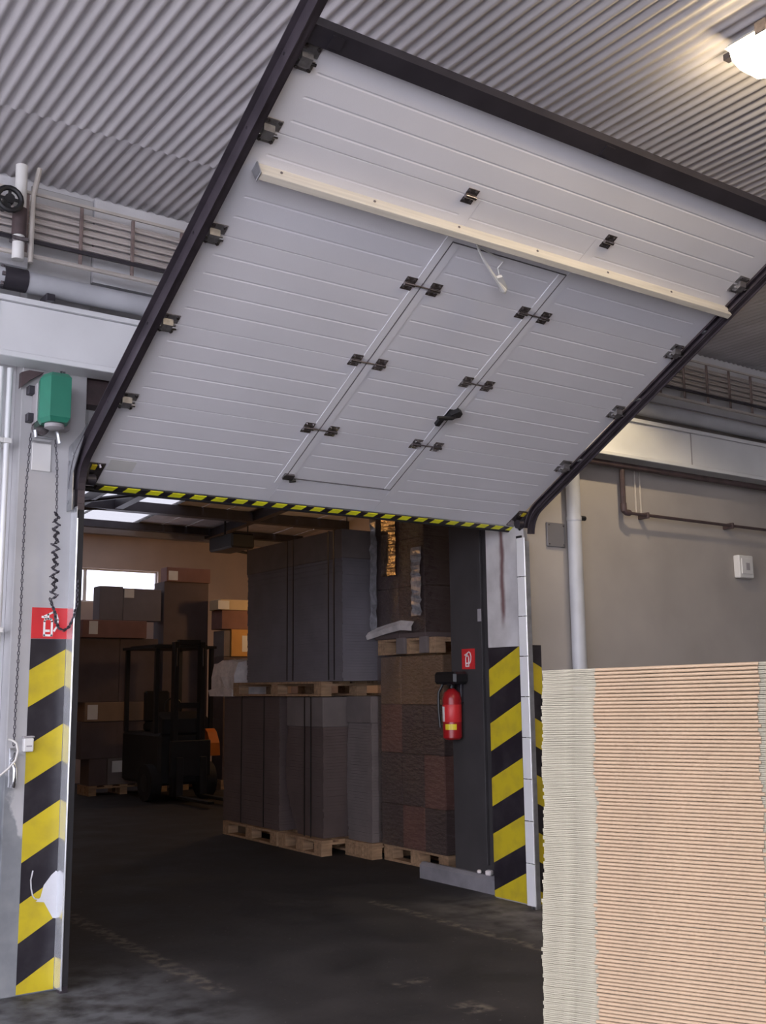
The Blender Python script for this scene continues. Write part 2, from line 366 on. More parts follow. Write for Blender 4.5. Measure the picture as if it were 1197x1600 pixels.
part('torn_rim', MB().stroke([(-.187,.63),(-.196,.585),(-.192,.54),(-.182,.50),(-.168,.485),(-.15,.48)], .007, -.0046, -.0031), 'plaster_white', wf)

# unseen side wall, added to cut off daylight from the right
solo('wall_right_blocker', MB().box(9.42, 9.62, -9, .44, 0, 4.5), 'plaster_beige', kind='structure')

solo('wall_rear_blocker', MB().box(REAR_X, 9.62, -9.2, -9.02, 0, 4.5), 'plaster_beige', kind='structure')  # unseen rear wall, added to hold back daylight from behind

# hall behind the opening
def hall_z(y): return 4.5 + .05*(12-y)
solo('wall_side_left', MB().box(-5.2, -5.0, .46, 12.5, 0, 5.2), 'hall_wall', kind='structure').name = 'wall_hall_left'
solo('wall_side_right', MB().box(8.6, 8.8, .46, 12.5, 0, 5.2), 'hall_wall', kind='structure').name = 'wall_hall_right'
wb = structure('wall_back')
WX0, WX1, WZ0, WZ1 = 3.2, 5.78, 3.10, 3.70
for (x0, x1, z0, z1) in ((-5, WX0, 0, 4.5), (WX1, 8.6, 0, 4.5), (WX0, WX1, 0, WZ0), (WX0, WX1, WZ1, 4.5)):
    part('wall_panel', MB().box(x0, x1, 12.3, 12.5, z0, z1), 'hall_wall', wb)
part('wall_plate', MB().box(-5, 8.6, 12.12, 12.3, 4.30, 4.42), 'plastic_grey', wb)
win = structure('window_1')
for (x0, x1, z0, z1) in ((WX0, WX1, WZ0, WZ0+.03), (WX0, WX1, WZ1-.03, WZ1), (WX0, WX0+.03, WZ0+.03, WZ1-.03), (WX1-.03, WX1, WZ0+.03, WZ1-.03), (4.40, 4.46, WZ0+.03, WZ1-.03)):
    part('window_frame', MB().box(x0, x1, 12.36, 12.41, z0, z1), 'plastic_white', win)
for (x0, x1) in ((WX0+.03, 4.40), (4.46, WX1-.03)):
    part('pane', MB().box(x0, x1, 12.38, 12.385, WZ0+.03, WZ1-.03), 'glass', win)

hall_roof = structure('ceiling_hall')
SKX = 5.05
def roof_slab(x0, x1, y0, y1, m, nm, lift=0):
    mb = MB(); vs = []
    for x in (x0, x1):
        for y in (y0, y1):
            for dz in (0, .05): vs.append((x, y, hall_z(y)+dz+lift))
    mb.add(vs, [(0,2,6,4),(1,5,7,3),(0,4,5,1),(2,3,7,6),(0,1,3,2),(4,6,7,5)])
    part(nm, mb, m, hall_roof)
roof_slab(-5, 8.6, .46, 8.6, 'sheet_hall', 'roof_panel')
for k in range(8): roof_slab(SKX+.15+k*.46, SKX+.15+(k+1)*.46-.012, 8.6, 12.3, 'sheet_hall', 'roof_panel', random.uniform(0, .01))
roof_slab(-5, 1.9, 8.6, 12.3, 'sheet_hall', 'roof_panel')
for k in range(3): roof_slab(1.9+k*1.1, 1.9+(k+1)*1.1-.01, 8.6, 12.3, 'rooflight', 'rooflight')
for y, w, d in ((10.2, .2, .17), (11.85, .16, .13), (8.6, .2, .2)):
    part('purlin', MB().box(-5, 8.6, y, y+w, hall_z(y)-d, hall_z(y)-.005), 'steel_dark', hall_roof)
for x in (3.55, 4.1, 6.6):
    mb = MB(); w = .06 if x < 4 else .14
    vs = [(xx, y, hall_z(y)-.01-dz) for xx in (x, x+w) for y in (.5, 10.19 if x < 6 else 12.1) for dz in (0, .15)]
    mb.add(vs, [(0,1,3,2),(4,6,7,5),(0,2,6,4),(1,5,7,3),(0,4,5,1),(2,3,7,6)]); part('rafter', mb, 'steel_dark', hall_roof)
mb = MB().tube([(3.2, 10.1, 4.42), (4.35, 9.2, 4.56)], .035, 6).tube([(3.5, 10.25, 4.30), (3.6, 10.3, 4.42), (4.0, 10.3, 4.46)], .05, 6)
part('brace', mb, 'steel_dark', hall_roof)

# ------------------------------------------------------------------ white crane beam, pipes and heating bank along the wall
wbm = thing('crane_beam', (1.7, -.06, 3.41), 'long white painted steel beam running across the wall behind the door', 'beam')
part('web', MB().box(-6, 9.4, -.125, -.001, 3.447, 3.738), 'beam_white', wbm)
part('bottom_flange', MB().box(-6, 9.4, -.18, -.001, 3.410, 3.444, .004), 'beam_white', wbm)
part('top_flange', MB().box(-6, 9.4, -.15, -.001, 3.741, 3.77), 'beam_white', wbm)
for x in (-.55, 5.35): part('joint_cover', MB().box(x, x+.012, -.129, -.1255, 3.447, 3.738), 'plastic_grey', wbm)

duct = thing('ventilation_duct', (1.7, -.12, 3.78), 'thick grey round pipe lying above the white beam', 'pipe')
part('pipe_run', MB().tube([(-.42, -.13, 3.872), (9.4, -.13, 3.872)], .062, 18), 'pipe_grey', duct, True)
part('pipe_run', MB().tube([(-6, -.13, 3.878), (-.52, -.13, 3.878)], .056, 18), 'pipe_grey', duct, True)
cp = part('coupling', MB().tube([(-.53, -.13, 3.874), (-.40, -.13, 3.874)], .066, 18), 'steel_dark', duct, True)
for a in range(6):
    part('bolt', MB().box(-.55, -.53, -.13+.055*cos(a*pi/3)-.012, -.13+.055*cos(a*pi/3)+.012, 3.874+.055*sin(a*pi/3)-.012, 3.874+.055*sin(a*pi/3)+.012, .003), 'zinc', cp)
for x in (-.30, 1.9, 4.2, 6.6): part('saddle', MB().box(x, x+.05, -.19, -.06, 3.771, 3.812, .004), 'steel_dark', duct)

hb = thing('heating_bank', (1.7, -.1, 4.0), 'bank of thin heating tubes held in upright brackets under the eave', 'heater')
for i in range(11):
    z = 4.135 + i*.0235
    part('heating_tube', MB().tube([(-6, -.085-(i % 2)*.02, z), (9.4, -.085-(i % 2)*.02, z)], .0105, 6), 'tube', hb, True)
x = -5.5
while x < 9.3:
    part('bracket', MB().box(x-.010, x+.010, -.135, -.118, 4.03, 4.40, .003), 'bracket_brown', hb); x += .318
part('bottom_angle', MB().box(-6, 9.4, -.15, -.137, 4.105, 4.125), 'steel_dark', hb)
part('top_angle', MB().box(-6, 9.4, -.15, -.137, 4.395, 4.412), 'pipe_beige', hb)
part('rail', MB().tube([(-6, -.16, 4.02), (9.4, -.16, 4.02)], .015, 8), 'pipe_beige', hb, True)

vp = thing('riser_pipe', (-.46, -.2, 3.76), 'pale upright pipe with a brown collar left above the white beam', 'pipe')
part('pipe_run', MB().tube([(-.475, -.21, 3.96), (-.475, -.21, 4.52)], .034, 12), 'plastic_white', vp, True)
part('collar', MB().tube([(-.475, -.21, 4.10), (-.475, -.21, 4.26)], .041, 12), 'pipe_brown', vp, True)
part('clamp', MB().box(-.52, -.43, -.25, -.182, 4.06, 4.085, .004), 'zinc', vp)
solo('drain_rod', MB().tube([(-.405, -.21, 3.96), (-.405, -.21, 4.35), (-.375, -.21, 4.53)], .015, 8), 'pipe_beige', 'thin bent beige rod beside the pale riser pipe', 'pipe', smooth=True)
vw = thing('valve', (-.555, -.25, 4.22), 'dark round valve hand wheel at the left edge by the riser pipe', 'valve')
part('wheel', MB().tube([(-.555+.065*cos(a*pi/8), -.285, 4.27+.065*sin(a*pi/8)) for a in range(17)], .016, 8), 'plastic_black', vw, True)
part('spoke', MB().box(-.615, -.495, -.290, -.280, 4.262, 4.278).box(-.563, -.547, -.290, -.280, 4.21, 4.33), 'plastic_black', vw)
part('stem', MB().tube([(-.555, -.30, 4.27), (-.555, -.20, 4.27), (-.555, -.14, 4.27)], [.028, .028, .02], 10), 'plastic_black', vw, True)

for i, (x, m, lab) in enumerate(((-.487, 'beam_white', 'outer white upright pipe at the far left edge under the beam'), (-.438, 'beam_white', 'inner white upright pipe between dark gap strip and left column'))):
    q = thing('conduit', (x, -.03, 0), lab, 'pipe')
    part('pipe_run', MB().tube([(x, -.03, 0), (x, -.03, 3.385)], .017, 10), m, q, True)
    for z in (2.95, 1.9, .8): part('clip', MB().box(x-.024, x+.024, -.052, .11, z, z+.03, .003), 'plastic_white', q)
solo('pipe_gap_shade', MB().tube([(-.462, .06, 2.86), (-.462, .06, 3.385)], .010, 8), 'pipe_brown', 'dark strip for the shaded gap between the two white upright pipes', 'pipe', smooth=True)  # dark tube stands in for the shade between the white pipes
solo('corner_gusset', MB().prism([(-.378, 3.28), (-.33, 3.33), (-.25, 3.388), (-.335, 3.388), (-.378, 3.37)], -.045, -.0005, 'y'), 'pipe_brown', 'dark steel gusset under the beam above the green motor', 'bracket')

# right hand pipework
solo('wall_pipe', MB().tube([(3.6, -.10, 3.36), (9.4, -.10, 3.36)], .026, 10), 'pipe_brown', 'dark pipe running just below the white beam on the right', 'pipe', smooth=True)
pl = thing('sprinkler_line', (4.5, -.08, 2.9), 'thin brown pipe that drops and turns along the beige wall', 'pipe')
pts = [(4.50, -.09, 3.33), (4.50, -.09, 3.02), (4.515, -.09, 2.985), (4.55, -.09, 2.972), (9.4, -.09, 2.965)]
part('pipe_run', MB().tube(pts, [.022, .022, .02, .013, .013], 8), 'pipe_brown', pl, True)
part('elbow', MB().tube([(4.50, -.09, 3.05), (4.503, -.09, 2.99), (4.53, -.09, 2.974), (4.57, -.09, 2.973)], .026, 10), 'pipe_brown', pl, True)
for x in (4.78, 5.9, 7.2): part('clip', MB().box(x-.012, x+.012, -.11, -.001, 2.945, 2.995, .003), 'pipe_brown', pl)
for x, lab in ((4.74, 'left one of two thin upright conduits under the right beam'), (4.80, 'right one of two thin upright conduits under the right beam')):
    solo('thin_conduit', MB().tube([(x, -.012, 2.99), (x, -.012, 3.385)], .008, 6), 'pipe_beige', lab, 'pipe', 'pair of thin conduits', smooth=True)
dp = thing('downpipe', (3.94, -.07, 0), 'grey round downpipe standing against the beige wall right of the door', 'pipe')
part('pipe_run', MB().tube([(3.94, -.075, 0), (3.94, -.075, 3.30)], .056, 18), 'pipe_grey', dp, True)
for z in (2.86, 1.2): part('pipe_clip', MB().tube([(3.94, -.075, z), (3.94, -.075, z+.03)], .060, 18), 'pipe_grey', dp, True)
part('clip_screw', MB().tube([(3.99, -.085, 2.885), (4.05, -.085, 2.885)], .02, 8), 'plastic_black', dp, True).name = 'clip_screw'
jb = thing('blank_panel', (3.80, -.02, 2.64), 'small grey square plate behind the grey downpipe', 'panel')
part('plate', MB().box(3.70, 3.895, -.018, -.0005, 2.65, 2.84, .004), 'panel_grey', jb)
for x in (3.72, 3.875):
    for z in (2.67, 2.82): part('screw', MB().tube([(x, -.022, z), (x, -.017, z)], .006, 8), 'zinc', jb)
sb = thing('switch_box', (6.11, -.05, 2.51), 'small white switch box high on the beige wall', 'switch box')
part('body', MB().box(6.01, 6.215, -.065, -.0005, 2.515, 2.72, .008), 'plastic_white', sb)
part('cover', MB().box(6.035, 6.19, -.075, -.0652, 2.55, 2.69, .004), 'plastic_white', sb)
part('rocker', MB().box(6.085, 6.14, -.082, -.0752, 2.585, 2.65, .003), 'plastic_grey', sb)

# ------------------------------------------------------------------ sectional door (local: x along the wall, y up the slope, z towards the viewer)
TH = .5069; HH = 2.866; Y0 = -.0149; DW = 3.434; VB, VT = -.13, 2.837
door = thing('sectional_door', (0, Y0, HH), 'large white sectional overhead door tilted open under the ceiling', 'door', rot=(pi-TH, 0, 0))
U1, U2 = 1.30, 2.124; WV0, WV1 = .122, 2.116
def grooved(u0, u1, v0, v1, grooves, m0=.03, m1=.03, t=.04, gd=.0025, gw=.0075):
    """panel with shallow horizontal grooves that stop short of its ends"""
    e = .004
    us = [u0, u0+e, u0+m0, u0+m0+.012, u1-m1-.012, u1-m1, u1-e, u1]
    vs_ = [(v0, 0), (v0+e, 1)]
    for g in grooves: vs_ += [(g-gw, 1), (g-gw*.25, 2), (g+gw*.25, 2), (g+gw, 1)]
    vs_ += [(v1-e, 1), (v1, 0)]
    V = []; nu = len(us)
    for v, kind in vs_:
        for i, u in enumerate(us):
            edge = i in (0, nu-1) or kind == 0
            z = -.0012 if edge else (-gd if kind == 2 and 3 <= i <= nu-4 else 0)
            V.append((u, v, z))
    F = [(j*nu+i, j*nu+i+1, (j+1)*nu+i+1, (j+1)*nu+i) for j in range(len(vs_)-1) for i in range(nu-1)]
    b = len(V); V += [(u0, v0, -t), (u1, v0, -t), (u1, v1, -t), (u0, v1, -t)]
    L = len(vs_)
    F += [(b, b+3, b+2, b+1), tuple([b, b+1] + [nu-1-i for i in range(nu)]), tuple([b+3]+[(L-1)*nu+i for i in range(nu)]+[b+2]),
          tuple([b] + [j*nu for j in range(L)] + [b+3]), tuple([b+1, b+2] + [j*nu+nu-1 for j in range(L)][::-1])]
    return MB().add(V, F)
S = .6; GAP = .0012; WG = .0055
GR = [.12, .24, .36, .48]
sections = []
for k in range(5):
    v0 = VB if k == 0 else k*S+GAP; v1 = VT if k == 4 else (k+1)*S-GAP
    gl = [k*S+g for g in GR if v0+.03 < k*S+g < v1-.02]
    if k == 0: gl = [-.005] + gl
    if k == 4:
        sections.append(part('door_section', grooved(0, DW, v0, v1, [2.475, 2.60, 2.72], .13, .13), 'door_white', door)); continue
    sec = part('door_section', grooved(0, U1-WG, v0, v1, gl, .10, .07), 'door_white', door)
    part('door_panel', grooved(U2+WG, DW, v0, v1, gl, .07, .10), 'door_white', sec)
    if k == 0: part('door_panel', grooved(U1-WG, U2+WG, v0, WV0-WG, [-.005], .0, .0), 'door_white', sec)
    if k == 3: part('door_panel', grooved(U1-WG, U2+WG, WV1+WG, v1, [2.28], .0, .0), 'door_white', sec)
    sections.append(sec)
wicket = part('wicket_door', grooved(U1, U2, WV0, S-GAP, [.24, .36, .48], .07, .07), 'door_white', door, label='small white pass door set in the big door')
for k in (1, 2, 3):
    v0 = k*S+GAP; v1 = (k+1)*S-GAP if k < 3 else WV1
    part('wicket_panel', grooved(U1, U2, v0, v1, [k*S+g for g in GR if k*S+g < v1-.04], .07, .07), 'door_white', wicket)
for (u0, u1, v0, v1) in ((U1-.055, U1-WG-.001, WV0-.06, WV1+.03), (U2+WG+.001, U2+.055, WV0-.06, WV1+.03)):
    for k in range(4): part('frame_strip', MB().box(u0, u1, max(v0, k*S+.022), min(v1, (k+1)*S-.022), .0002, .0035, .001), 'frame_white', wicket)
for (u0, u1) in ((U1+.001, U1+.05), (U2-.05, U2-.001)):
    for k in range(4): part('frame_strip', MB().box(u0, u1, max(WV0+.001, k*S+.022), min(WV1-.001, (k+1)*S-.022), .0002, .0035, .001), 'frame_white', wicket)
part('gap_backing', MB().box(U1-.03, U2+.03, WV0-.03, WV1+.03, -.06, -.042), 'steel_dark', wicket)
for (u0, u1, v0, v1) in ((U1-.0050, U1-.0005, WV0-.005, WV1+.005), (U2+.0005, U2+.0050, WV0-.005, WV1+.005), (U1, U2, WV0-.0050, WV0-.0005), (U1, U2, WV1+.0005, WV1+.0050)):
    part('gap_shade_line', MB().box(u0, u1, v0, v1, -.012, .0042), 'gap_shade_line', wicket, label='thin dark line for the shaded wicket gap')  # shade of the open wicket gap, drawn as a dark raised strip
hd = part('lever_handle', MB().box(2.075, 2.115, .855, .955, .0005, .012, .003), 'plastic_black', wicket, label='black lever handle')
part('handle_cover', MB().prism([(2.08,.90),(2.16,.935),(2.155,.97),(2.12,.985),(2.08,.94)], .0125, .045, 'z'), 'plastic_black', hd)
part('lever', MB().tube([(2.105, .935, .02), (2.105, .935, .055), (2.09, .932, .06), (1.985, .915, .06)], .013, 8), 'plastic_black', hd, True)
part('lock_cylinder', MB().box(2.045, 2.08, .81, .875, .0005, .03, .004), 'plastic_black', hd)
# intermediate hinges
def hinge(u, v, par=door):
    h = part('hinge', MB().box(u-.036, u+.036, v-.045, v-.008, .0005, .005, .002).box(u-.036, u+.036, v+.008, v+.045, .0005, .005, .002), 'zinc', par, label='zinc plated section hinge')
    part('hinge_knuckle', MB().tube([(u-.034, v, .011), (u+.034, v, .011)], .0105, 10), 'zinc', h, True)
    mb = MB()
    for du in (-.022, .022):
        for dv in (-.028, .028): mb.tube([(u+du, v+dv, .005), (u+du, v+dv, .011)], .007, 6)
    part('bolts', mb, 'chrome', h)
for v in (S, 2*S, 3*S):
    for u in (1.2135, 1.3859, 2.0381, 2.2105): hinge(u, v)
    for a, b in ((1.25, 1.35), (2.075, 2.175)):
        part('hinge_rod', MB().tube([(a, v, .008), (b, v, .008)], .005, 6), 'zinc', door)
for u in (1.2133, 2.2149): hinge(u, 4*S)
h = part('corner_hinge', MB().box(1.27, 1.345, .115, .165, .0005, .02, .004), 'zinc', door, label='dark hinge at the wicket door foot')
part('hinge_pin', MB().tube([(1.335, .10, .012), (1.375, .112, .012)], .010, 8), 'plastic_black', h, True)
# side roller brackets
def roller_bracket(side, v):
    s = 1 if side == 0 else -1; e = 0 if side == 0 else DW
    X = lambda a: e + s*a
    lo, hi = sorted((X(.015), X(.105)))
    b = part('roller_bracket', MB().box(lo, hi, v-.062, v-.006, .0005, .006, .002).box(lo, hi, v+.006, v+.062, .0005, .006, .002), 'bracket', door, label='galvanised side roller bracket')
    part('bracket_bridge', MB().prism([(v-.05, .006), (v-.03, .034), (v+.012, .034), (v+.03, .006)], *sorted((X(.02), X(.075))), 'x'), 'bracket', b)
    part('roller_spindle', MB().tube([(X(.10), v-.01, .026), (X(-.055), v-.01, .026)], .008, 8), 'chrome', b, True)
    part('roller', MB().tube([(X(-.05), v-.01, .026), (X(-.025), v-.01, .026)], .022, 12), 'plastic_black', b, True)
    mb = MB()
    for a in (.03, .09):
        for dv in (-.05, .05): mb.tube([(X(a), v+dv, .005), (X(a), v+dv, .014)], .009, 6)
    part('bolts', mb, 'zinc', b)
for side in (0, 1):
    for v in (S, 2*S, 3*S, 4*S, 2.772): roller_bracket(side, v)
    s = 1 if side == 0 else -1; e = 0 if side == 0 else DW
    X = lambda a: e + s*a + (.06 if side else 0)
    bb = part('bottom_bracket', MB().box(*sorted((X(.0), X(.125))), -.12, .06, .0005, .008, .002), 'zinc', door, label='dark bottom corner bracket with cable pulley')
    part('bracket_cheek', MB().prism([(-.12, .008), (-.10, .07), (-.02, .07), (.05, .008)], *sorted((X(.02), X(.032))), 'x'), 'zinc', bb)
    part('cable_drum', MB().tube([(X(.035), -.05, .045), (X(.085), -.05, .045)], .034, 12), 'steel_dark', bb, True)
    part('warning_tag', MB().box(*sorted((X(.045), X(.075))), .005, .045, .0085, .013), 'yellow', bb, label='small yellow tag')
    part('bracket_bolt', MB().tube([(X(.1), .03, .008), (X(.1), .03, .02)], .01, 6), 'chrome', bb)
part('sticker', MB().box(.14, .30, .005, .10, .0005, .0015), 'plastic_white', door, label='blank pale sticker by the left corner')
# bottom seal with hazard tape
part('bottom_profile', MB().box(.02, DW+.026, VB-.012, VB-.001, -.04, .002), 'galv', door)
part('safety_edge', MB().box(.135, DW+.026, VB-.058, VB-.013, -.034, .004, .004), 'stripe_door', door, label='black and yellow striped safety edge')
part('rubber_seal', MB().tube([(.03, VB-.070, -.012), (DW+.026, VB-.070, -.012)], .018, 10), 'rubber', door, True)
# timber batten across the door
bt = part('batten', MB().prism([(2.190, .0005), (2.190, .074), (2.193, .076), (2.225, .076), (2.228, .074), (2.228, .0005)], .085, DW+.015, 'x'), 'wood_batten', door, label='pale timber batten screwed across the door')
part('batten_end', MB().box(.076, .084, 2.18, 2.236, .0005, .080, .002), 'galv', bt, label='grey end plate of the batten')
for u in (.2, .72, 1.25, 1.8, 2.35, 2.9): part('batten_screw', MB().tube([(u, 2.229, .03), (u, 2.234, .03)], .007, 6), 'zinc', bt)
# limp cord that hangs from the batten
cordm = MB().tube([(1.44, 2.145, .01), (1.50, 2.10, .035), (1.60, 2.04, .06), (1.70, 1.985, .075), (1.735, 1.965, .08)], [.006, .007, .008, .012, .016], 8)
cd_ = part('door_cord', cordm, 'plastic_white', door, True, label='limp white plastic strap hanging by the batten')
part('cord_end', MB().prism([(1.64, 2.03), (1.665, 2.045), (1.75, 1.985), (1.765, 1.945), (1.725, 1.945)], .06, .078, 'z'), 'plastic_white', cd_)
part('cord_loop', MB().tube([(1.44, 2.145, .008), (1.54, 2.125, .012), (1.66, 2.10, .012), (1.64, 2.06, .03), (1.69, 2.0, .07)], .0045, 6), 'plastic_white', cd_, True)

# ------------------------------------------------------------------ tracks
def dpt(v, n=.026): return (Y0 - v*cos(TH) - n*sin(TH), HH + v*sin(TH) - n*cos(TH))
def bez(a, b, c, n=8): return [((1-t)**2*a[0]+2*t*(1-t)*b[0]+t*t*c[0], (1-t)**2*a[1]+2*t*(1-t)*b[1]+t*t*c[1]) for t in [i/n for i in range(n+1)]]
VX = -.058
corner = (VX, dpt((-(VX-Y0)-.026*sin(TH))/cos(TH))[1])
path = [(VX, 2.64)] + bez((VX, 2.68), corner, dpt(.17)) + [dpt(1.5), dpt(3.75)]
upath = [p for p in path if p[1] > 2.7]
def track(name, side, label):
    s = 1 if side == 0 else -1; e = 0 if side == 0 else DW
    X = lambda a: e - s*a                                      # a > 0 points away from the opening
    t = thing(name, (e, VX, 0), label, 'door track')
    t_, h, R_ = .004, .026, .044
    def P(l): return [(X(a), b) for a, b in l]
    # C rail: web outside, flanges to front and back, small return lips
    RP = P([(.002, h), (R_, h), (R_, -h), (.002, -h), (.002, -h+.012), (.002+t_, -h+.012), (.002+t_, -h+t_), (R_-t_, -h+t_), (R_-t_, h-t_), (.002+t_, h-t_), (.002+t_, h-.012), (.002, h-.012)])
    part('roller_rail', MB().sweep(RP, [q for q in path if q[1] > 2.745] if side else path), 'track', t, label='sloping dark rail')
    part('upright_rail', MB().sweep([(a-.038*side, b) for a, b in RP], [(VX, 0), (VX, 1.2), (VX, 2.638)]), 'galv' if side else 'track', t)
    # angle iron that carries the rail up the slope
    part('angle_iron', MB().sweep(P([(.046, .044), (.051, .044), (.051, -.03), (.080, -.03), (.080, -.034), (.046, -.034)]), upath), 'track', t)
    part('angle_flange', MB().sweep(P([(.012, .0275), (.0455, .0275), (.0455, .031), (.012, .031)]), upath), 'track', t)
    return t, X
tl, XL = track('door_track', 0, 'left door track from the floor and up the sloping door')
part('wall_angle', MB().box(-.051, -.047, -.105, -.0005, .02, 2.62), 'galv_bright', tl, label='bright galvanised wall angle')
part('angle_lip', MB().tube([(-.047, -.108, .02), (-.047, -.108, 2.55)], .006, 8), 'galv_bright', tl, True)
part('rubber_strip', MB().box(-.040, -.010, -.108, -.086, .04, 2.60), 'rubber', tl)
part('flag_plate', MB().prism([(-.09, 2.60), (-.005, 2.60), (-.005, 2.98), (-.20, 3.02), (-.30, 3.06), (-.09, 2.82)], -.078, -.073, 'x'), 'galv', tl, label='grey galvanised flag plate')
for (y, z) in ((-.03, 2.65), (-.03, 2.88), (-.10, 2.92)):
    part('flag_bolt', MB().tube([(-.086, y, z), (-.078, y, z)], .012, 8), 'chrome', tl)
tr, XR = track('door_track', 1, 'right door track from the floor and up the sloping door')
part('wall_angle', MB().box(3.396, 3.437, -.0895, -.0855, .02, 2.66), 'galv', tr)
part('seal_strip', MB().box(3.452, 3.4615, .012, .075, .02, 2.72, .003), 'rubber', tr, label='black rubber seal strip')
for k in range(9):
    z0 = .02 + k*.297
    part('liner_segment', MB().box(3.386, 3.3955, -.089, .0, z0, z0+.292, .002), 'liner', tr)
for k in range(14):
    v = .45 + k*.22
    (y, z) = dpt(v, -.002)
    part('slot_plate', MB().box(DW+.012, DW+.040, y-.04, y+.04, z-.006, z+.006), 'galv', tr) if k % 3 == 1 else None
for z in (.5, 1.4, 2.3): part('track_clip', MB().box(3.4415, 3.468, -.05, -.0005, z, z+.05, .003), 'galv', tr)
for tt, X in ((tl, XL), (tr, XR)):
    (y, z) = dpt(3.1)
    a, b = sorted((X(.055), X(.08)))
    part('ceiling_hanger', MB().box(a, b, y-.02, y+.02, z-.03, H_CEIL-.012), 'track', tt)

# dark steel tube across the head of the door, between the tracks
def lv(u, v, n): return (u, Y0 - v*cos(TH) - n*sin(TH), HH + v*sin(TH) - n*cos(TH))
hb2 = MB()
vs = [lv(u, v, n) for u in (.005, DW-.005) for v in (2.845, 2.93) for n in (-.045, .035)]
hb2.add(vs, [(0,1,3,2),(4,6,7,5),(0,2,6,4),(1,5,7,3),(0,4,5,1),(2,3,7,6)])
ht = solo('head_tube', hb2, 'steel_dark', 'dark square steel tube across the top edge of the tilted door', 'beam')
for u in (.10, 1.72, 3.3):
    vs = [lv(uu, v, n) for uu in (u, u+.06) for v in (2.86, 2.915) for n in (.0355, .041)]
    part('fixing_plate', MB().add(vs, [(0,1,3,2),(4,6,7,5),(0,2,6,4),(1,5,7,3),(0,4,5,1),(2,3,7,6)]), 'steel_dark', ht)

# ------------------------------------------------------------------ lamps
def luminaire(x, y, label):
    t = thing('ceiling_lamp', (x, y, 4.36), label, 'lamp', )
    part('housing', MB().prism([(x-.15, 4.46), (x+.15, 4.46), (x+.11, 4.50), (x-.11, 4.50)], y-.65, y+.65, 'y'), 'plastic_white', t)
    part('mounting_rail', MB().box(x-.02, x+.02, y-.75, y+.75, 4.501, 4.53), 'steel_dark', t)
    mb = MB(); n = 26; prof = []
    for i in range(n+1):
        yy = y-.63 + i*1.26/n; w = .145 + (.006 if i % 2 else 0)
        prof.append((yy, w))
    for (a, wa), (b, wb_) in zip(prof[:-1], prof[1:]):
        vs = []
        for yy, w in ((a, wa), (b, wb_)): vs += [(x-w, yy, 4.455), (x-w*.86, yy, 4.40), (x-w*.45, yy, 4.375), (x+w*.45, yy, 4.375), (x+w*.86, yy, 4.40), (x+w, yy, 4.455)]
        mb.add(vs, [(i, i+1, i+7, i+6) for i in range(5)])
    e0, e1 = 0, len(mb.v)-6
    mb.f += [tuple(range(6))[::-1], tuple(range(e1, e1+6))]
    part('diffuser', mb, 'glow', t, label='glowing ribbed diffuser')
    for d in (-.45, .45): part('clip', MB().box(x-.165, x-.15, y+d-.03, y+d+.03, 4.43, 4.49, .003), 'zinc', t)
luminaire(1.96, -3.88, 'glowing warm ceiling lamp in the top right corner')
def bay_pendant(x, y, z, label, watts):
    t = thing('pendant_lamp', (x, y, z), label, 'lamp')
    part('reflector', MB().lathe([(.055, .19), (.215, .0), (.220, .004), (.06, .205)], x, y, 24, z), 'steel_dark', t, True)
    part('lamp_holder', MB().lathe([(.05, 0), (.055, .02), (.05, .12)], x, y, 14, z+.206), 'plastic_black', t, True)
    part('flex', MB().tube([(x, y, z+.326), (x, y, H_CEIL-.005)], .008, 6), 'plastic_black', t)
    part('bulb', MB().lathe([(.012, .0), (.03, .02), (.032, .05), (.018, .08)], x, y, 14, z+.10), 'glow', t, True)
    ld = bpy.data.lights.new('pendant_light', 'POINT'); ld.energy = watts; ld.color = (1, .80, .52); ld.shadow_soft_size = .03
    lo = bpy.data.objects.new('pendant_light', ld); COL.objects.link(lo); lo.parent = t; lo.location = (0, 0, .075)
bay_pendant(3.92, -.92, 4.08, 'shaded warm pendant lamp above the right edge of the open door', BAY_PENDANT_WATTS)

# ------------------------------------------------------------------ green chain hoist, chains, sign and switches on the left column
mo = thing('door_motor', (-.18, -.12, 3.06), 'green hexagonal chain hoist motor on the left column under the beam', 'motor')
hexp = [(-.055, -.10), (-.085, .0), (-.07, .075), (.06, .075), (.09, .0), (.06, -.10)]
def hexat(cx, cy, s, hp=hexp): return [(cx+a*s, cy+b*s) for a, b in hp]
mb = MB(); rings = [(3.06, .80), (3.085, 1), (3.315, 1), (3.34, .78)]
cx, cy = -.222, -.165; vs = []
for z, s in rings: vs += [(a, b, z + (.0 if s == 1 else 0)) for a, b in hexat(cx, cy, s)]
mb.add(vs, [(r*6+i, r*6+(i+1) % 6, (r+1)*6+(i+1) % 6, (r+1)*6+i) for r in range(3) for i in range(6)] + [tuple(range(6))[::-1], tuple(range(18, 24))])
part('housing', mb, 'motor_green', mo)
part('end_cap', MB().lathe([(.03, 0), (.055, .01), (.055, .03)], cx, cy-.01, 12, 3.028), 'plastic_grey', mo, True)
part('mounting_plate', MB().box(-.30, -.10, -.088, -.0005, 3.06, 3.31, .004), 'plastic_grey', mo)
for z in (3.09, 3.25): part('plate_lug', MB().box(-.335, -.30, -.05, -.0005, z, z+.05, .003), 'steel_dark', mo)
for x in (-.18, -.163): part('cable_gland', MB().tube([(x, -.13, 3.335), (x, -.13, 3.385)], .0065, 6), 'plastic_black', mo)
part('chain_wheel', MB().tube([(-.27, -.10, 3.05), (-.27, -.06, 3.05)], .045, 14), 'zinc', mo, True)
part('chain_guide', MB().box(-.31, -.20, -.105, -.03, 2.985, 3.00, .003).tube([(-.305, -.10, 3.03), (-.30, -.10, 2.99)], .012, 8).tube([(-.185, -.10, 3.06), (-.165, -.10, 2.97)], .014, 8), 'galv', mo)
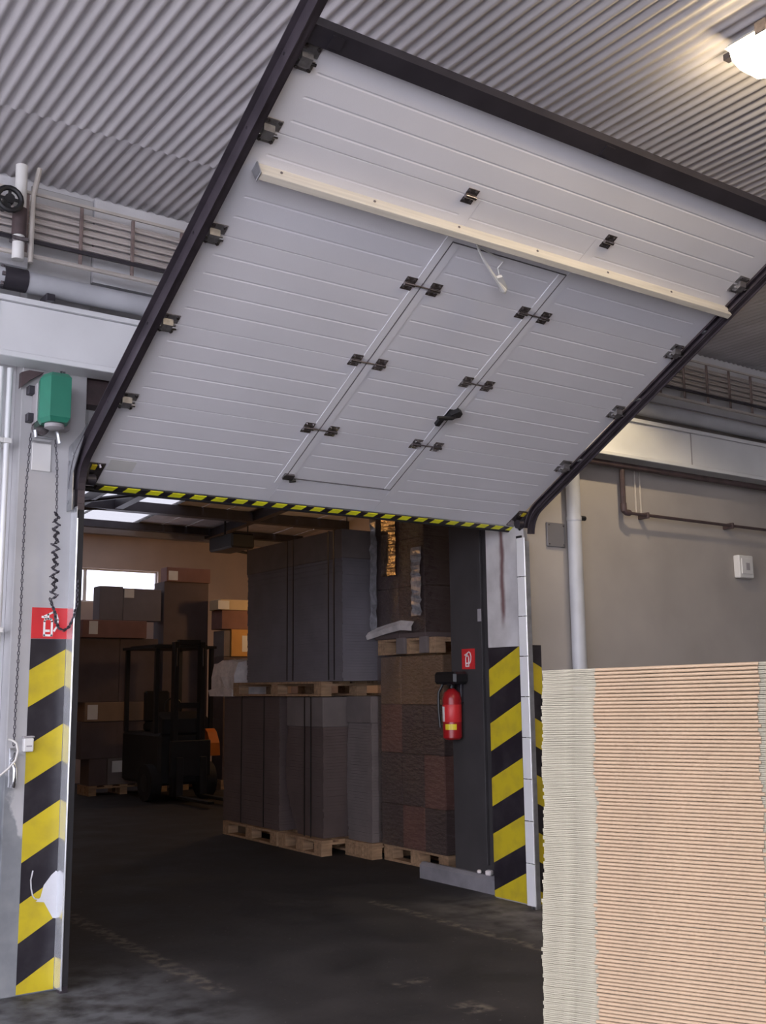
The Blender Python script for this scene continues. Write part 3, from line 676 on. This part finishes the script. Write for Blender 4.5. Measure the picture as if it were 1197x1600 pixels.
part('back_plate', MB().box(-.29, -.18, -.012, -.0005, 2.82, 2.98, .003), 'plastic_white', mo)

def links(pts, step, r=.0036, ln=.013, fat=.006, jitter=0):
    """small chain links threaded along a polyline"""
    P = [Vector(p) for p in pts]; mb = MB(); out = []; d = 0
    for a, b in zip(P[:-1], P[1:]):
        L = (b-a).length; k = 0
        while d <= L: out.append((a.lerp(b, d/L), (b-a).normalized())); d += step
        d -= L
    for i, (p, t) in enumerate(out):
        a = Vector((1, 0, 0)) if i % 2 else Vector((0, 1, 0))
        q = (a - t*a.dot(t)); q = q.normalized() if q.length > .01 else t.orthogonal().normalized()
        p = p + Vector((random.uniform(-jitter, jitter), random.uniform(-jitter, jitter)*.5, 0))
        ring = [p + t*(ln*cos(2*pi*k/6)) + q*(fat*sin(2*pi*k/6)) for k in range(7)]
        mb.tube(ring, r, 4, cap=False)
    return mb
hc = thing('hand_chain', (-.2, -.08, 1.3), 'thin hanging steel chain loop of the green hoist', 'chain')
part('chain_strand', links([(-.325, -.09, 3.0), (-.335, -.08, 2.7), (-.330, -.06, 2.4), (-.322, -.04, 2.0), (-.324, -.03, 1.6), (-.325, -.03, 1.30)], .022, .0026), 'steel_dark', hc, label='single left strand')
part('chain_strand', links([(-.185, -.09, 2.98), (-.17, -.09, 2.85), (-.162, -.09, 2.57)], .022, .0026), 'steel_dark', hc, label='single right strand')
zz = []
z = 2.57; i = 0
while z > 2.08: zz.append((-.160 + .014*(1 if i % 2 else -1), -.09 + .01*(1 if i % 3 else -1), z)); z -= .022; i += 1
zz += [(-.15, -.09, 2.02), (-.14, -.09, 1.96), (-.12, -.09, 1.925), (-.095, -.095, 1.918), (-.07, -.10, 1.94), (-.05, -.11, 1.99), (-.04, -.13, 2.06), (-.04, -.135, 2.2)]
part('chain_bundle', links(zz, .0125, .0034, .012, .0065, .003), 'steel_dark', hc, label='knotted double strand ending in a loop')

fs = thing('fire_sign', (-.148, -.006, 1.875), 'red fire extinguisher sign on the left column above the hazard stripes', 'sign')
part('plate', MB().box(-.25, -.045, -.006, -.0005, 1.874, 2.046, .001), 'red', fs)
def pictogram(cx, cz, s, axis, h0, h1, flip=1):
    q = lambda l: [(cx+flip*a*s, cz+b*s) for a, b in l]
    mb = MB()
    mb.stroke(q([(-.028, -.058), (.010, -.058), (.010, .012), (.004, .024), (-.022, .024), (-.028, .012)]), .010*s, h0, h1, axis, True)
    mb.stroke(q([(-.010, .024), (-.010, .046)]), .010*s, h0, h1, axis)
    mb.stroke(q([(-.030, .036), (-.010, .046), (.014, .058), (.030, .048), (.040, .020), (.036, -.012), (.022, -.035)]), .009*s, h0, h1, axis)
    mb.stroke(q([(-.040, .034), (-.022, .030)]), .010*s, h0, h1, axis)
    mb.stroke(q([(-.018, -.035), (-.004, -.035)]), .012*s, h0, h1, axis)
    return mb
part('pictogram', pictogram(-.148, 1.957, 1.12, 'y', -.0075, -.0062), 'white', fs, label='white fire extinguisher with hose')

tb = thing('push_button_box', (-.253, -.03, 1.27), 'small white push button box at the left edge of the hazard tape', 'switch box')
part('body', MB().box(-.275, -.222, -.045, -.0035, 1.262, 1.335, .005), 'plastic_white', tb)
part('label_strip', MB().box(-.262, -.232, -.0468, -.0452, 1.288, 1.296), 'plastic_grey', tb, label='grey printed bar')
part('lid', MB().box(-.278, -.219, -.047, -.0035, 1.336, 1.345, .002), 'plastic_grey', tb)
ck = thing('chain_cleat', (-.325, -.03, 1.06), 'shiny metal chain cleat low on the left column edge', 'cleat')
part('back_plate', MB().box(-.342, -.306, -.012, -.0005, 1.075, 1.285, .004), 'galv', ck)
part('hook', MB().tube([(-.326, -.012, 1.20), (-.326, -.045, 1.20), (-.322, -.055, 1.17), (-.322, -.055, 1.11), (-.324, -.05, 1.085), (-.328, -.03, 1.08)], .012, 10), 'chrome', ck, True)
part('upper_horn', MB().tube([(-.326, -.012, 1.225), (-.326, -.04, 1.23), (-.322, -.05, 1.265)], .010, 10), 'chrome', ck, True)
solo('loose_cable', MB().tube([(-.46, -.06, 1.10), (-.41, -.07, 1.14), (-.36, -.07, 1.18), (-.325, -.07, 1.22), (-.312, -.065, 1.27), (-.32, -.06, 1.31), (-.335, -.04, 1.325), (-.345, -.002, 1.33)], .006, 8), 'cable', 'pale cable looping from the left edge to the chain cleat', 'cable', smooth=True)

# ------------------------------------------------------------------ stack of die cut cardboard blanks, right foreground
ex = Vector((.45, -.893, 0)).normalized(); en = Vector((.893, .45, 0)).normalized()   # along the visible face, and into the stack
A0 = Vector((-.235, -4.041, 0)); PIT = .0085
ANG = math.atan2(ex.y, ex.x)
board = MB().box(0, 1.05, 0, .62, .0002, .0037).box(.0, 1.05, 0, .62, .0042, .0078)
board_me = mesh('cardboard_blank', board, 'board_edge')
prof = [(0, .0003), (-.0025, .0010), (-.0042, .0026), (-.0046, .0040), (-.0042, .0054), (-.0025, .0072), (0, .0078)]
fmb = MB(); n = len(prof); fmb.add([(x, a, b) for x in (.132, .505) for a, b in prof],
      [tuple(range(n)), tuple(range(n, 2*n))[::-1]] + [(i, i+1, n+i+1, n+i) for i in range(n-1)] + [(n-1, 0, n, 2*n-1)])
fold_me = mesh('folded_edge', fmb, 'board_tan', True)
NB = 174; Z_STACK = .150
for i in range(NB):
    o = bpy.data.objects.new('cardboard_blank', board_me); COL.objects.link(o)
    sway = .002*sin(i*.11) + .001*sin(i*.37+1)
    lean = -.034*(1.63 - Z_STACK - i*PIT)
    j = A0 + ex*(lean + sway + random.uniform(-.0022, .0022)) + en*random.uniform(-.0015, .0015)
    lift = max(0, i-(NB-26))/26
    o.location = (j.x, j.y, Z_STACK + i*PIT)
    o.rotation_euler = (0, -.024*lift**1.5, ANG)
    tag(o, 'topmost cream edged cardboard blank of the tall foreground stack' if i == NB-1 else 'cream edged cardboard blank with a tan fold, below the topmost in the foreground stack', 'cardboard', 'cardboard blanks in the foreground stack')
    f = bpy.data.objects.new('folded_edge', fold_me); COL.objects.link(f); f.parent = o
    f.location = (random.uniform(-.004, .004), 0, 0)

# ------------------------------------------------------------------ pallets
def unit_cube(m, ch=.004):
    return None
CUBE = {}
def pallet(label, x0, y0, z0, lx=.8, ly=1.2, rot=0, m='pallet_wood', group='pallets in the hall'):
    """pallet with its corner at x0,y0; deck boards run along y"""
    t = thing('pallet', (x0+lx/2, y0+ly/2, z0), label, 'pallet', group)
    for k in range(5):
        w = .13; x = x0 + k*(lx-w)/4
        part('deck_board', MB().box(x, x+w, y0, y0+ly, z0+.122, z0+.144, .002), m, t)
    for y in (y0, y0+ly/2-.07, y0+ly-.14): part('stringer_board', MB().box(x0, x0+lx, y, y+.14, z0+.100, z0+.1215, .002), m, t)
    for x in (x0, x0+lx/2-.06, x0+lx-.12):
        for y in (y0, y0+ly/2-.07, y0+ly-.14): part('block', MB().box(x, x+.12, y, y+.14, z0+.022, z0+.0995, .003), m, t)
        part('bottom_board', MB().box(x, x+.12, y0, y0+ly, z0, z0+.0215, .002), m, t)
    return t
# pallet under the foreground blanks, turned with the stack
fp = thing('pallet', (A0.x+ex.x*.52+en.x*.31, A0.y+ex.y*.52+en.y*.31, 0), 'timber pallet under the tall foreground stack of cardboard', 'pallet', rot=(0, 0, ANG))
for k in range(5): part('deck_board', MB().box(-.56, .56, -.32+k*.13, -.32+k*.13+.11, .124, .146, .002), 'pallet_wood', fp)
for x in (-.56, -.07, .42): part('stringer_board', MB().box(x, x+.14, -.32, .31, .102, .1235, .002), 'pallet_wood', fp)
for x in (-.56, -.07, .42):
    for y in (-.32, -.06, .19): part('block', MB().box(x, x+.14, y, y+.12, .022, .1015, .003), 'pallet_wood', fp)
for y in (-.32, -.06, .19): part('bottom_board', MB().box(-.56, .56, y, y+.12, 0, .0215, .002), 'pallet_wood', fp)

# ------------------------------------------------------------------ hall: cardboard stacks along the lane
def layered(x0, x1, y0, y1, z0, z1, n, jit=.006, bulge=0, taper=0):
    mb = MB(); dz = (z1-z0)/n
    for i in range(n):
        t = (i+.5)/n; b = bulge*sin(pi*t) - taper*(1-t)**3
        a = [random.uniform(-jit, jit) for _ in range(4)]
        mb.box(x0+a[0]-b*.6, x1+a[1], y0+a[2]-b, y1+a[3]+b, z0+i*dz+.0006, z0+(i+1)*dz-.0006)
    return mb
def stack(label, x0, x1, y0, y1, z0, z1, m, n=None, group='cardboard stacks on pallets', cap=None, straps=(), cap_m='kraft_grey', bulge=0, taper=0):
    t = thing('cardboard_stack', ((x0+x1)/2, (y0+y1)/2, z0), label, 'cardboard stack', group)
    zt = cap if cap else z1
    part('sheets', layered(x0, x1, y0, y1, z0, zt, n or int((zt-z0)/.028), .005, bulge, taper), m, t, kind='stuff')
    if cap:
        c = part('cover', MB().box(x0-.012, x1+.01, y0-.012, y1+.012, cap+.001, z1, .006), cap_m, t, label='paler cardboard cover on top')
    for s in straps:
        part('strap', MB().box(x0-.018-bulge*.6, x0-.0135-bulge*.6, s, s+.014, z0+.01, z1+.004).box(x0-.018-bulge*.6, x1+.012, s, s+.014, z1+.0015, z1+.005), 'strap', t)
    return t
pallet('rough timber pallet on the floor under the lower left cardboard stack', 3.46, 3.78, 0, .9, 1.2)
pallet('rough timber pallet on the floor nearer than its twin in the lane', 3.46, 2.92, 0, .9, .82)
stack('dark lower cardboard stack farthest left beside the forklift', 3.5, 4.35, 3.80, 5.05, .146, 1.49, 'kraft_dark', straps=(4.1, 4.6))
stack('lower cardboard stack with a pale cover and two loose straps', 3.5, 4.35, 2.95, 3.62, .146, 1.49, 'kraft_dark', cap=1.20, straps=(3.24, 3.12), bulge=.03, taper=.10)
pallet('floor pallet under the narrow pale topped cardboard stack', 3.72, 2.46, 0, .8, .45)
stack('narrow lower cardboard stack with pale top next to the film wrapped one', 3.75, 4.4, 2.49, 2.89, .146, 1.495, 'kraft_grey', cap=1.24, bulge=.015)
# upper tier
pallet('upper tier pallet lying across the lower cardboard stacks', 3.46, 2.92, 1.4965, .95, 1.85)
stack('big upper cardboard block with double black straps on the upper pallet', 3.50, 4.40, 2.60, 4.52, 1.642, 3.10, 'kraft_blue', 44, cap=2.82, straps=(2.72, 2.82, 3.50, 3.62), cap_m='kraft_grey')
bd = thing('wrapped_bundle', (3.75, 5.15, 1.64), 'white plastic wrapped bundle at the far end of the upper pallet', 'bundle')
mb = MB(); random.seed(3)
mb.add([(x, y, z) for x in (3.55, 4.0) for y in (4.84, 5.0, 5.2, 5.42) for z in (1.638,)] , [])
vs = []; nx, ny = 2, 7
for j in range(ny):
    y = 4.82 + j*.1
    for (x, z) in ((3.52, 1.50), (3.50, 1.72), (3.54, 1.88), (3.75, 1.90), (3.95, 1.86), (3.97, 1.50)):
        vs.append((x+random.uniform(-.015, .015), y, z+random.uniform(-.02, .02)*(z > 1.6)))
mb = MB().add(vs, [(j*6+i, j*6+(i+1) % 6, (j+1)*6+(i+1) % 6, (j+1)*6+i) for j in range(ny-1) for i in range(6)] + [tuple(range(6))[::-1], tuple(range(36, 42))])
part('wrapping', mb, 'bundle', bd)
part('hem', MB().prism([(5.36, 1.493), (4.80, 1.493), (4.80, 1.56), (5.1, 1.60), (5.40, 1.56)], 3.462, 3.495, 'x'), 'bundle', bd)

# film wrapped stacks at the right
def film_box(x0, x1, y0, y1, z0, z1, n=14):
    """four wrinkled side walls and a top"""
    mb = MB(); ring = []
    for k in range(n): ring.append((x0, y1+(y0-y1)*k/n))
    for k in range(n): ring.append((x0+(x1-x0)*k/n, y0))
    for k in range(n): ring.append((x1, y0+(y1-y0)*k/n))
    for k in range(n): ring.append((x1+(x0-x1)*k/n, y1))
    m = len(ring); rows = 22; vs = []
    for r in range(rows+1):
        z = z0 + (z1-z0)*r/rows
        for (x, y) in ring:
            d = random.uniform(0, .005); dx = -d if x == x0 else (d if x == x1 else 0); dy = -d if y == y0 else (d if y == y1 else 0)
            vs.append((x+dx, y+dy, z+random.uniform(-.008, .008)*(0 < r < rows)))
    fs = [(r*m+k, r*m+(k+1) % m, (r+1)*m+(k+1) % m, (r+1)*m+k) for r in range(rows) for k in range(m)]
    fs.append(tuple(rows*m+k for k in range(m)))
    return mb.add(vs, fs)
pallet('floor pallet under the film wrapped cartons beside the pillar', 3.84, 1.47, 0, .8, .96)
wl = thing('wrapped_cartons', (4.2, 1.95, .146), 'lower stack of brown cartons in glossy clear film beside the pillar', 'wrapped stack', 'film wrapped cartons')
for r, (z0, z1) in enumerate(((.146, .52), (.523, .98), (.983, 1.42), (1.423, 1.86))):
    for c_, (y0, y1) in enumerate(((1.47, 1.77), (1.775, 2.10), (2.105, 2.43))):
        part('carton', MB().box(3.82, 4.62, y0, y1, z0, z1, .006), ('kraft_dark', 'kraft_red', 'kraft_dark')[(r+c_) % 3] if r < 3 else 'kraft', wl)
part('clear_film', film_box(3.80, 4.64, 1.452, 2.448, .15, 1.875), 'film', wl, label='clear shiny stretch film')
pallet('dark pallet between the two film wrapped stacks', 3.84, 1.60, 1.880, .8, .9, m='pallet_wood')
for y, s in ((1.68, .11), (2.02, .13)):
    solo('timber_block', MB().box(3.80, 3.835, y, y+s, 1.882, 2.03, .004), 'kraft_grey', 'small grey wooden block in front of the upper dark pallet, %s one' % ('right' if y < 1.8 else 'left'), 'block', 'blocks at the dark pallet')
wu = thing('wrapped_cartons', (4.2, 2.1, 2.026), 'upper film wrapped brown stack with silvery tape bands', 'wrapped stack', 'film wrapped cartons')
for r, (z0, z1) in enumerate(((2.026, 2.50), (2.503, 2.95), (2.953, 3.40))):
    for (y0, y1) in ((1.72, 2.12), (2.125, 2.52)):
        part('carton', MB().box(3.82, 4.6, y0, y1, z0, z1, .006), 'kraft_dark', wu)
part('clear_film', film_box(3.80, 4.62, 1.70, 2.54, 2.07, 3.41), 'film', wu, label='clear shiny stretch film')
random.seed(11)
def ribbon(x, y0, y1, z0, z1, n=18, amp=.012):
    mb = MB(); vs = []
    for i in range(n+1):
        z = z0+(z1-z0)*i/n
        for y in (y0, y1):
            vs.append((x+random.uniform(-amp, amp), y+random.uniform(-.008, .008), z))
    vs += [(a+.004, b, c) for a, b, c in vs]; m = 2*(n+1)
    fs = [(2*i, 2*i+1, 2*i+3, 2*i+2) for i in range(n)] + [(m+2*i, m+2*i+2, m+2*i+3, m+2*i+1) for i in range(n)]
    return mb.add(vs, fs)
def hem_strip():
    vs = []; ys = [2.575, 2.42, 2.24, 2.03, 1.84]; zs = [(2.03, 2.10), (2.055, 2.14), (2.08, 2.165), (2.10, 2.19), (2.085, 2.17)]
    for y, (a, b) in zip(ys, zs):
        vs += [(3.765+random.uniform(-.02, .01), y, a), (3.75+random.uniform(-.02, .01), y, (a+b)/2), (3.775, y, b)]
    vs += [(x+.012, y, z) for x, y, z in vs]; m = 15; mb = MB()
    fs = [(3*i+k, 3*i+k+1, 3*i+k+4, 3*i+k+3) for i in range(4) for k in (0, 1)]; fs += [tuple(m+q for q in f[::-1]) for f in fs]
    return mb.add(vs, fs)
MT['glint_foil'] = mat('crinkled glint foil', (.55, .48, .40), .2, metal=.95, vary=.4, scale=16, bump=.45, bscale=34)
MT['silver_film'] = mat('silvery film', (.62, .62, .66), .22, metal=.6, vary=.3, scale=20, bump=.6, bscale=24)
part('film_band', ribbon(3.775, 2.42, 2.53, 2.10, 3.3), 'silver_film', wu, label='silvery crinkled film edge')
part('film_band', ribbon(3.775, 1.72, 1.86, 2.22, 2.85), 'silver_film', wu, label='silvery crinkled film edge')
part('film_band', ribbon(3.772, 2.10, 2.33, 2.62, 3.28, 26, .0026), 'glint_foil', wu, label='added crinkled foil patch mirroring the lamp as a glint')  # foil added over the film to produce the warm lamp glint
part('loose_hem', hem_strip(), 'bundle', wu, label='loose white film hem')

# pillar, kerb, extinguisher
solo('wall_pier', MB().box(3.58, 4.3, .445, 1.06, 0, 5.0, .008), 'pillar', kind='structure').name = 'trim_1'
solo('kerb', MB().prism([(3.52, 0), (3.52, .105), (3.545, .13), (3.577, .13), (3.577, 0)], .46, 1.46, 'y'), 'kerb', 'low pale concrete kerb on the floor inside the right jamb', 'kerb')
for (y, s, r) in ((.60, .05, .4), (.72, .035, .9)):
    mb = MB().box(-s/2, s/2, -s/2, s/2, 0, s*.8, .008); mb.v = [(3.548+a*cos(r)-b*sin(r), y+a*sin(r)+b*cos(r), .1305+c) for a, b, c in mb.v]
    solo('rubble', mb, 'bundle', 'pale crumpled scrap on the kerb, %s one' % ('nearer larger' if y < .65 else 'farther smaller'), 'scrap', 'scraps on the kerb')
cdt = thing('cable_trunking', (3.56, .63, .2), 'narrow dark upright trunking on the pillar behind the extinguisher', 'trunking')
part('trunk', MB().box(3.55, 3.579, .62, .66, .2, 3.4, .003), 'pillar', cdt)
part('trunk_joint', MB().box(3.546, 3.55, .618, .662, 2.10, 2.2), 'plastic_grey', cdt)
es = thing('extinguisher_sign', (3.57, .826, 1.72), 'small red extinguisher sign on the dark pillar', 'sign')
part('plate', MB().box(3.572, 3.5795, .745, .905, 1.72, 1.885), 'red', es)
part('pictogram', pictogram(.826, 1.802, 1.0, 'x', 3.5705, 3.5718, -1), 'white', es, label='white extinguisher with hose')
eg = thing('fire_extinguisher', (3.49, .93, 1.15), 'red fire extinguisher hanging on the dark pillar', 'fire extinguisher')
part('cylinder', MB().lathe([(.06, 0), (.078, .015), (.078, .33), (.066, .375), (.035, .40), (.022, .41)], 3.49, .945, 20, 1.155), 'red_dark', eg, True)
part('label_print', MB().lathe([(.0785, .14), (.0790, .141), (.0790, .28), (.0785, .281)], 3.49, .945, 20, 1.155), 'red', eg, True)
part('yellow_band', MB().prism([(3.49-.0795*cos(a), .945-.0795*sin(a)) for a in [radians(d) for d in range(5, 80, 12)]] + [(3.49-.076*cos(a), .945-.076*sin(a)) for a in [radians(d) for d in range(77, 4, -12)]], 1.235, 1.28, 'z'), 'yellow', eg, label='small yellow label')
part('white_text_block', MB().prism([(3.49-.0798*cos(a), .945-.0798*sin(a)) for a in [radians(d) for d in range(-40, 1, 10)]] + [(3.49-.077*cos(a), .945-.077*sin(a)) for a in [radians(d) for d in range(0, -41, -10)]], 1.30, 1.42, 'z'), 'paper', eg, label='pale printed block')
part('valve', MB().lathe([(.024, 0), (.026, .02), (.02, .05), (.016, .07)], 3.49, .945, 12, 1.566), 'plastic_black', eg, True)
part('lever', MB().box(3.478, 3.502, .86, 1.06, 1.63, 1.645, .003).box(3.478, 3.502, .87, 1.05, 1.665, 1.675, .003), 'plastic_black', eg)
part('hose', MB().tube([(3.49, .99, 1.61), (3.48, 1.05, 1.60), (3.45, 1.07, 1.53), (3.44, 1.06, 1.40), (3.44, 1.04, 1.25)], .012, 8), 'plastic_black', eg, True)
part('gauge', MB().tube([(3.46, .93, 1.60), (3.445, .93, 1.60)], .02, 12), 'plastic_black', eg, True)
part('wall_bracket', MB().box(3.55, 3.5795, .90, .99, 1.45, 1.60, .003), 'steel_dark', eg)
part('dark_cover', MB().box(3.43, 3.5785, .83, 1.11, 1.60, 1.70, .02), 'plastic_black', eg, label='dark cloth like cover over the valve')

# ------------------------------------------------------------------ far cartons by the back wall
def carton(label, x0, x1, y0, y1, z0, z1, m, lab=None, group='cartons by the back wall'):
    o = solo('carton', MB().box(x0, x1, y0, y1, z0, z1, .006), m, label, 'carton', group)
    part('tape', MB().box((x0+x1)/2-.03, (x0+x1)/2+.03, y0-.0015, y0-.0004, z0+.006, z1-.006), m, o)
    if lab: part('paper_label', MB().box(lab[0], lab[1], y0-.0035, y0-.0018, lab[2], lab[3]), 'paper', o, label='white paper label')
    return o
pallet('low pallet in the far left corner of the hall', 3.75, 9.98, 0, 1.10, .5)
carton('pale wrapped low carton on the far left pallet', 4.05, 4.75, 10.02, 10.4, .146, .54, 'kraft_grey', (4.12, 4.70, .33, .50))
carton('dark low carton left of the pale wrapped one', 3.76, 4.045, 10.02, 10.4, .146, .54, 'kraft_dark')
carton('wide dark carton under the labelled brown strip', 3.62, 4.82, 10.02, 10.4, .543, 1.095, 'kraft_dark')
carton('long flat brown carton with a white label on its left', 3.66, 4.78, 10.0, 10.4, 1.098, 1.385, 'kraft', (3.70, 3.86, 1.13, 1.35))
carton('large dark carton above the long brown one, left half', 3.55, 4.20, 10.05, 10.4, 1.388, 2.365, 'kraft_dark')
carton('large dark carton above the long brown one, right half', 4.205, 4.84, 10.05, 10.4, 1.388, 2.365, 'kraft_dark')
carton('flat red brown carton with a white label in the tall left pile', 3.58, 4.62, 10.0, 10.4, 2.368, 2.64, 'kraft_red', (3.68, 3.82, 2.42, 2.62))
carton('blue grey carton at the window, left one', 3.84, 4.22, 10.02, 10.3, 2.643, 3.17, 'kraft_blue')
carton('blue grey carton at the window, right one with a label', 4.225, 4.86, 10.02, 10.3, 2.643, 3.15, 'kraft_blue', (4.24, 4.40, 3.0, 3.14))
pallet('far pallet under the tall dark carton tower', 4.88, 9.95, 0, .85, .5)
for z0, z1, lab in ((.146, 1.10, 'lowest'), (1.103, 2.20, 'middle'), (2.203, 3.285, 'upper')):
    carton('big dark brown carton in the tower behind the forklift, %s one' % lab, 4.90, 5.68, 10.0, 10.4, z0, z1, 'kraft_dark')
carton('labelled brown carton topping the tower behind the forklift', 4.93, 5.70, 9.98, 10.22, 3.288, 3.52, 'kraft_red', (4.96, 5.12, 3.31, 3.46))
pallet('far pallet under the bright labelled cartons', 5.75, 9.6, 0, 1.15, .5)
for z0, z1, lab in ((.146, 1.10, 'lower'), (1.103, 2.08, 'upper')):
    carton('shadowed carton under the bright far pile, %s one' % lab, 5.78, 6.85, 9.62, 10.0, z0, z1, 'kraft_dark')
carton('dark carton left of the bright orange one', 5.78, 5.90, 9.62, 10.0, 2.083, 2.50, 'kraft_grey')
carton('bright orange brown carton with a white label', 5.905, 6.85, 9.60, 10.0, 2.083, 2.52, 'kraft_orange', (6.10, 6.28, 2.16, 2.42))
carton('red brown carton above the orange one', 5.74, 6.85, 9.62, 10.0, 2.523, 2.83, 'kraft_red')
carton('pale flat carton on top of the far bright pile', 5.70, 6.85, 9.60, 10.0, 2.833, 3.0, 'kraft_pale', (5.66, 5.86, 2.75+.09, 2.98))
# hanging unit near the hall roof
hu = thing('heater_unit', (6.7, 11, 4.0), 'dark unit with a rod hanging under the hall roof', 'heater')
part('casing', MB().box(6.3, 6.75, 10.4, 11.3, 3.98, 4.24, .03), 'plastic_black', hu)
part('hanger', MB().tube([(6.52, 11.1, 4.24), (6.52, 11.1, 4.54)], .02, 8), 'plastic_black', hu)
part('rod', MB().tube([(6.7, 11.1, 4.02), (7.0, 11.1, 3.99), (7.4, 11.1, 4.05), (7.7, 11.1, 4.15)], .025, 8), 'plastic_black', hu, True)
part('rod_stay', MB().tube([(6.98, 11.1, 4.0), (6.98, 11.1, 4.54)], .012, 6), 'plastic_black', hu)

# forklift, dark, front on
fl = thing('forklift', (4.62, 9.0, 0), 'dark forklift truck parked in front of the far cartons', 'forklift')
for x in (4.37, 4.78):
    mast = part('mast_rail', MB().box(x, x+.07, 8.35, 8.47, .08, 2.25, .004), 'forklift_black', fl)
    part('rail_highlight', MB().box(x+.025, x+.037, 8.343, 8.349, 1.9, 2.16), 'chrome', mast, label='bright strip for the highlight on the mast rail')  # highlight on the mast, put in as a chrome strip
for z in (.5, 1.3, 2.2): part('mast_crossbar', MB().box(4.441, 4.779, 8.37, 8.45, z, z+.08), 'forklift_black', fl)
part('carriage', MB().box(4.30, 4.92, 8.28, 8.345, .35, .85, .01), 'forklift_black', fl)
for x in (4.38, 4.74): part('fork', MB().box(x, x+.10, 7.25, 8.279, .06, .10, .006).box(x, x+.10, 8.235, 8.279, .10, .62, .006), 'forklift_black', fl)
part('chassis', MB().box(4.22, 5.02, 8.5, 10.0-.1, .22, .95, .04), 'forklift_black', fl)
part('cowl', MB().prism([(8.5, .951), (8.5, 1.15), (8.75, 1.25), (8.95, .951)], 4.26, 4.98, 'x'), 'forklift_black', fl)
part('fender', MB().prism([(8.30, .62), (8.32, .80), (8.42, .95), (8.498, 1.0), (8.498, .62)], 4.93, 5.08, 'x'), 'forklift_orange', fl, label='orange fender')
for x in (4.10, 4.96): 
    w = part('wheel', MB().tube([(x, 8.72, .26), (x+.16, 8.72, .26)], .26, 18), 'rubber', fl, True)
    part('rim', MB().tube([(x-.006, 8.72, .26), (x+.166, 8.72, .26)], .13, 14), 'forklift_black', w, True)
    part('guard_post', MB().box(x+.05, x+.11, 8.52, 8.58, .951, 2.16, .004), 'forklift_black', fl)
    part('guard_post', MB().box(x+.05, x+.11, 9.62, 9.68, .951, 2.16, .004), 'forklift_black', fl)
part('seat', MB().box(4.42, 4.82, 9.2, 9.6, .951, 1.08, .03).box(4.42, 4.82, 9.5, 9.6, 1.08, 1.55, .03), 'plastic_black', fl)
part('overhead_guard', MB().box(4.12, 5.10, 8.5, 9.72, 2.161, 2.20).box(4.2, 5.0, 8.6, 9.6, 2.201, 2.22), 'forklift_black', fl)
part('steering_wheel', MB().tube([(4.62+.14*cos(a*pi/8), 8.95, 1.30+.14*sin(a*pi/8)) for a in range(17)], .014, 6), 'plastic_black', fl, True)

# hall lamps: one far left out of the picture, one behind the stacks that lights the far right cartons
def pendant(x, y, z, label, watts):
    hl = thing('hall_lamp', (x, y, z), label, 'lamp')
    part('shade', MB().lathe([(.05, .20), (.20, .0), (.205, .004), (.055, .22)], x, y, 20, z), 'plastic_grey', hl, True)
    part('flex', MB().tube([(x, y, z+.22), (x, y, hall_z(y))], .008, 6), 'plastic_black', hl)
    part('bulb', MB().lathe([(.02, .0), (.07, .03), (.095, .09), (.07, .155), (.03, .18), (.03, .21)], x, y, 16, z-.18), 'bulb', hl, True)
    if watts:
        ld = bpy.data.lights.new('hall_lamp_light', 'POINT'); ld.energy = watts; ld.color = (1, .66, .36); ld.shadow_soft_size = .07
        lo = bpy.data.objects.new('hall_lamp_light', ld); COL.objects.link(lo); lo.parent = hl; lo.location = (0, 0, -.26)
pendant(0, 7.3, 3.84, 'warm pendant lamp hanging in the left part of the hall', 0)
pendant(7.3, 8.3, 3.3, 'warm pendant lamp behind the cardboard stacks in the hall', HALL_LAMP_WATTS)
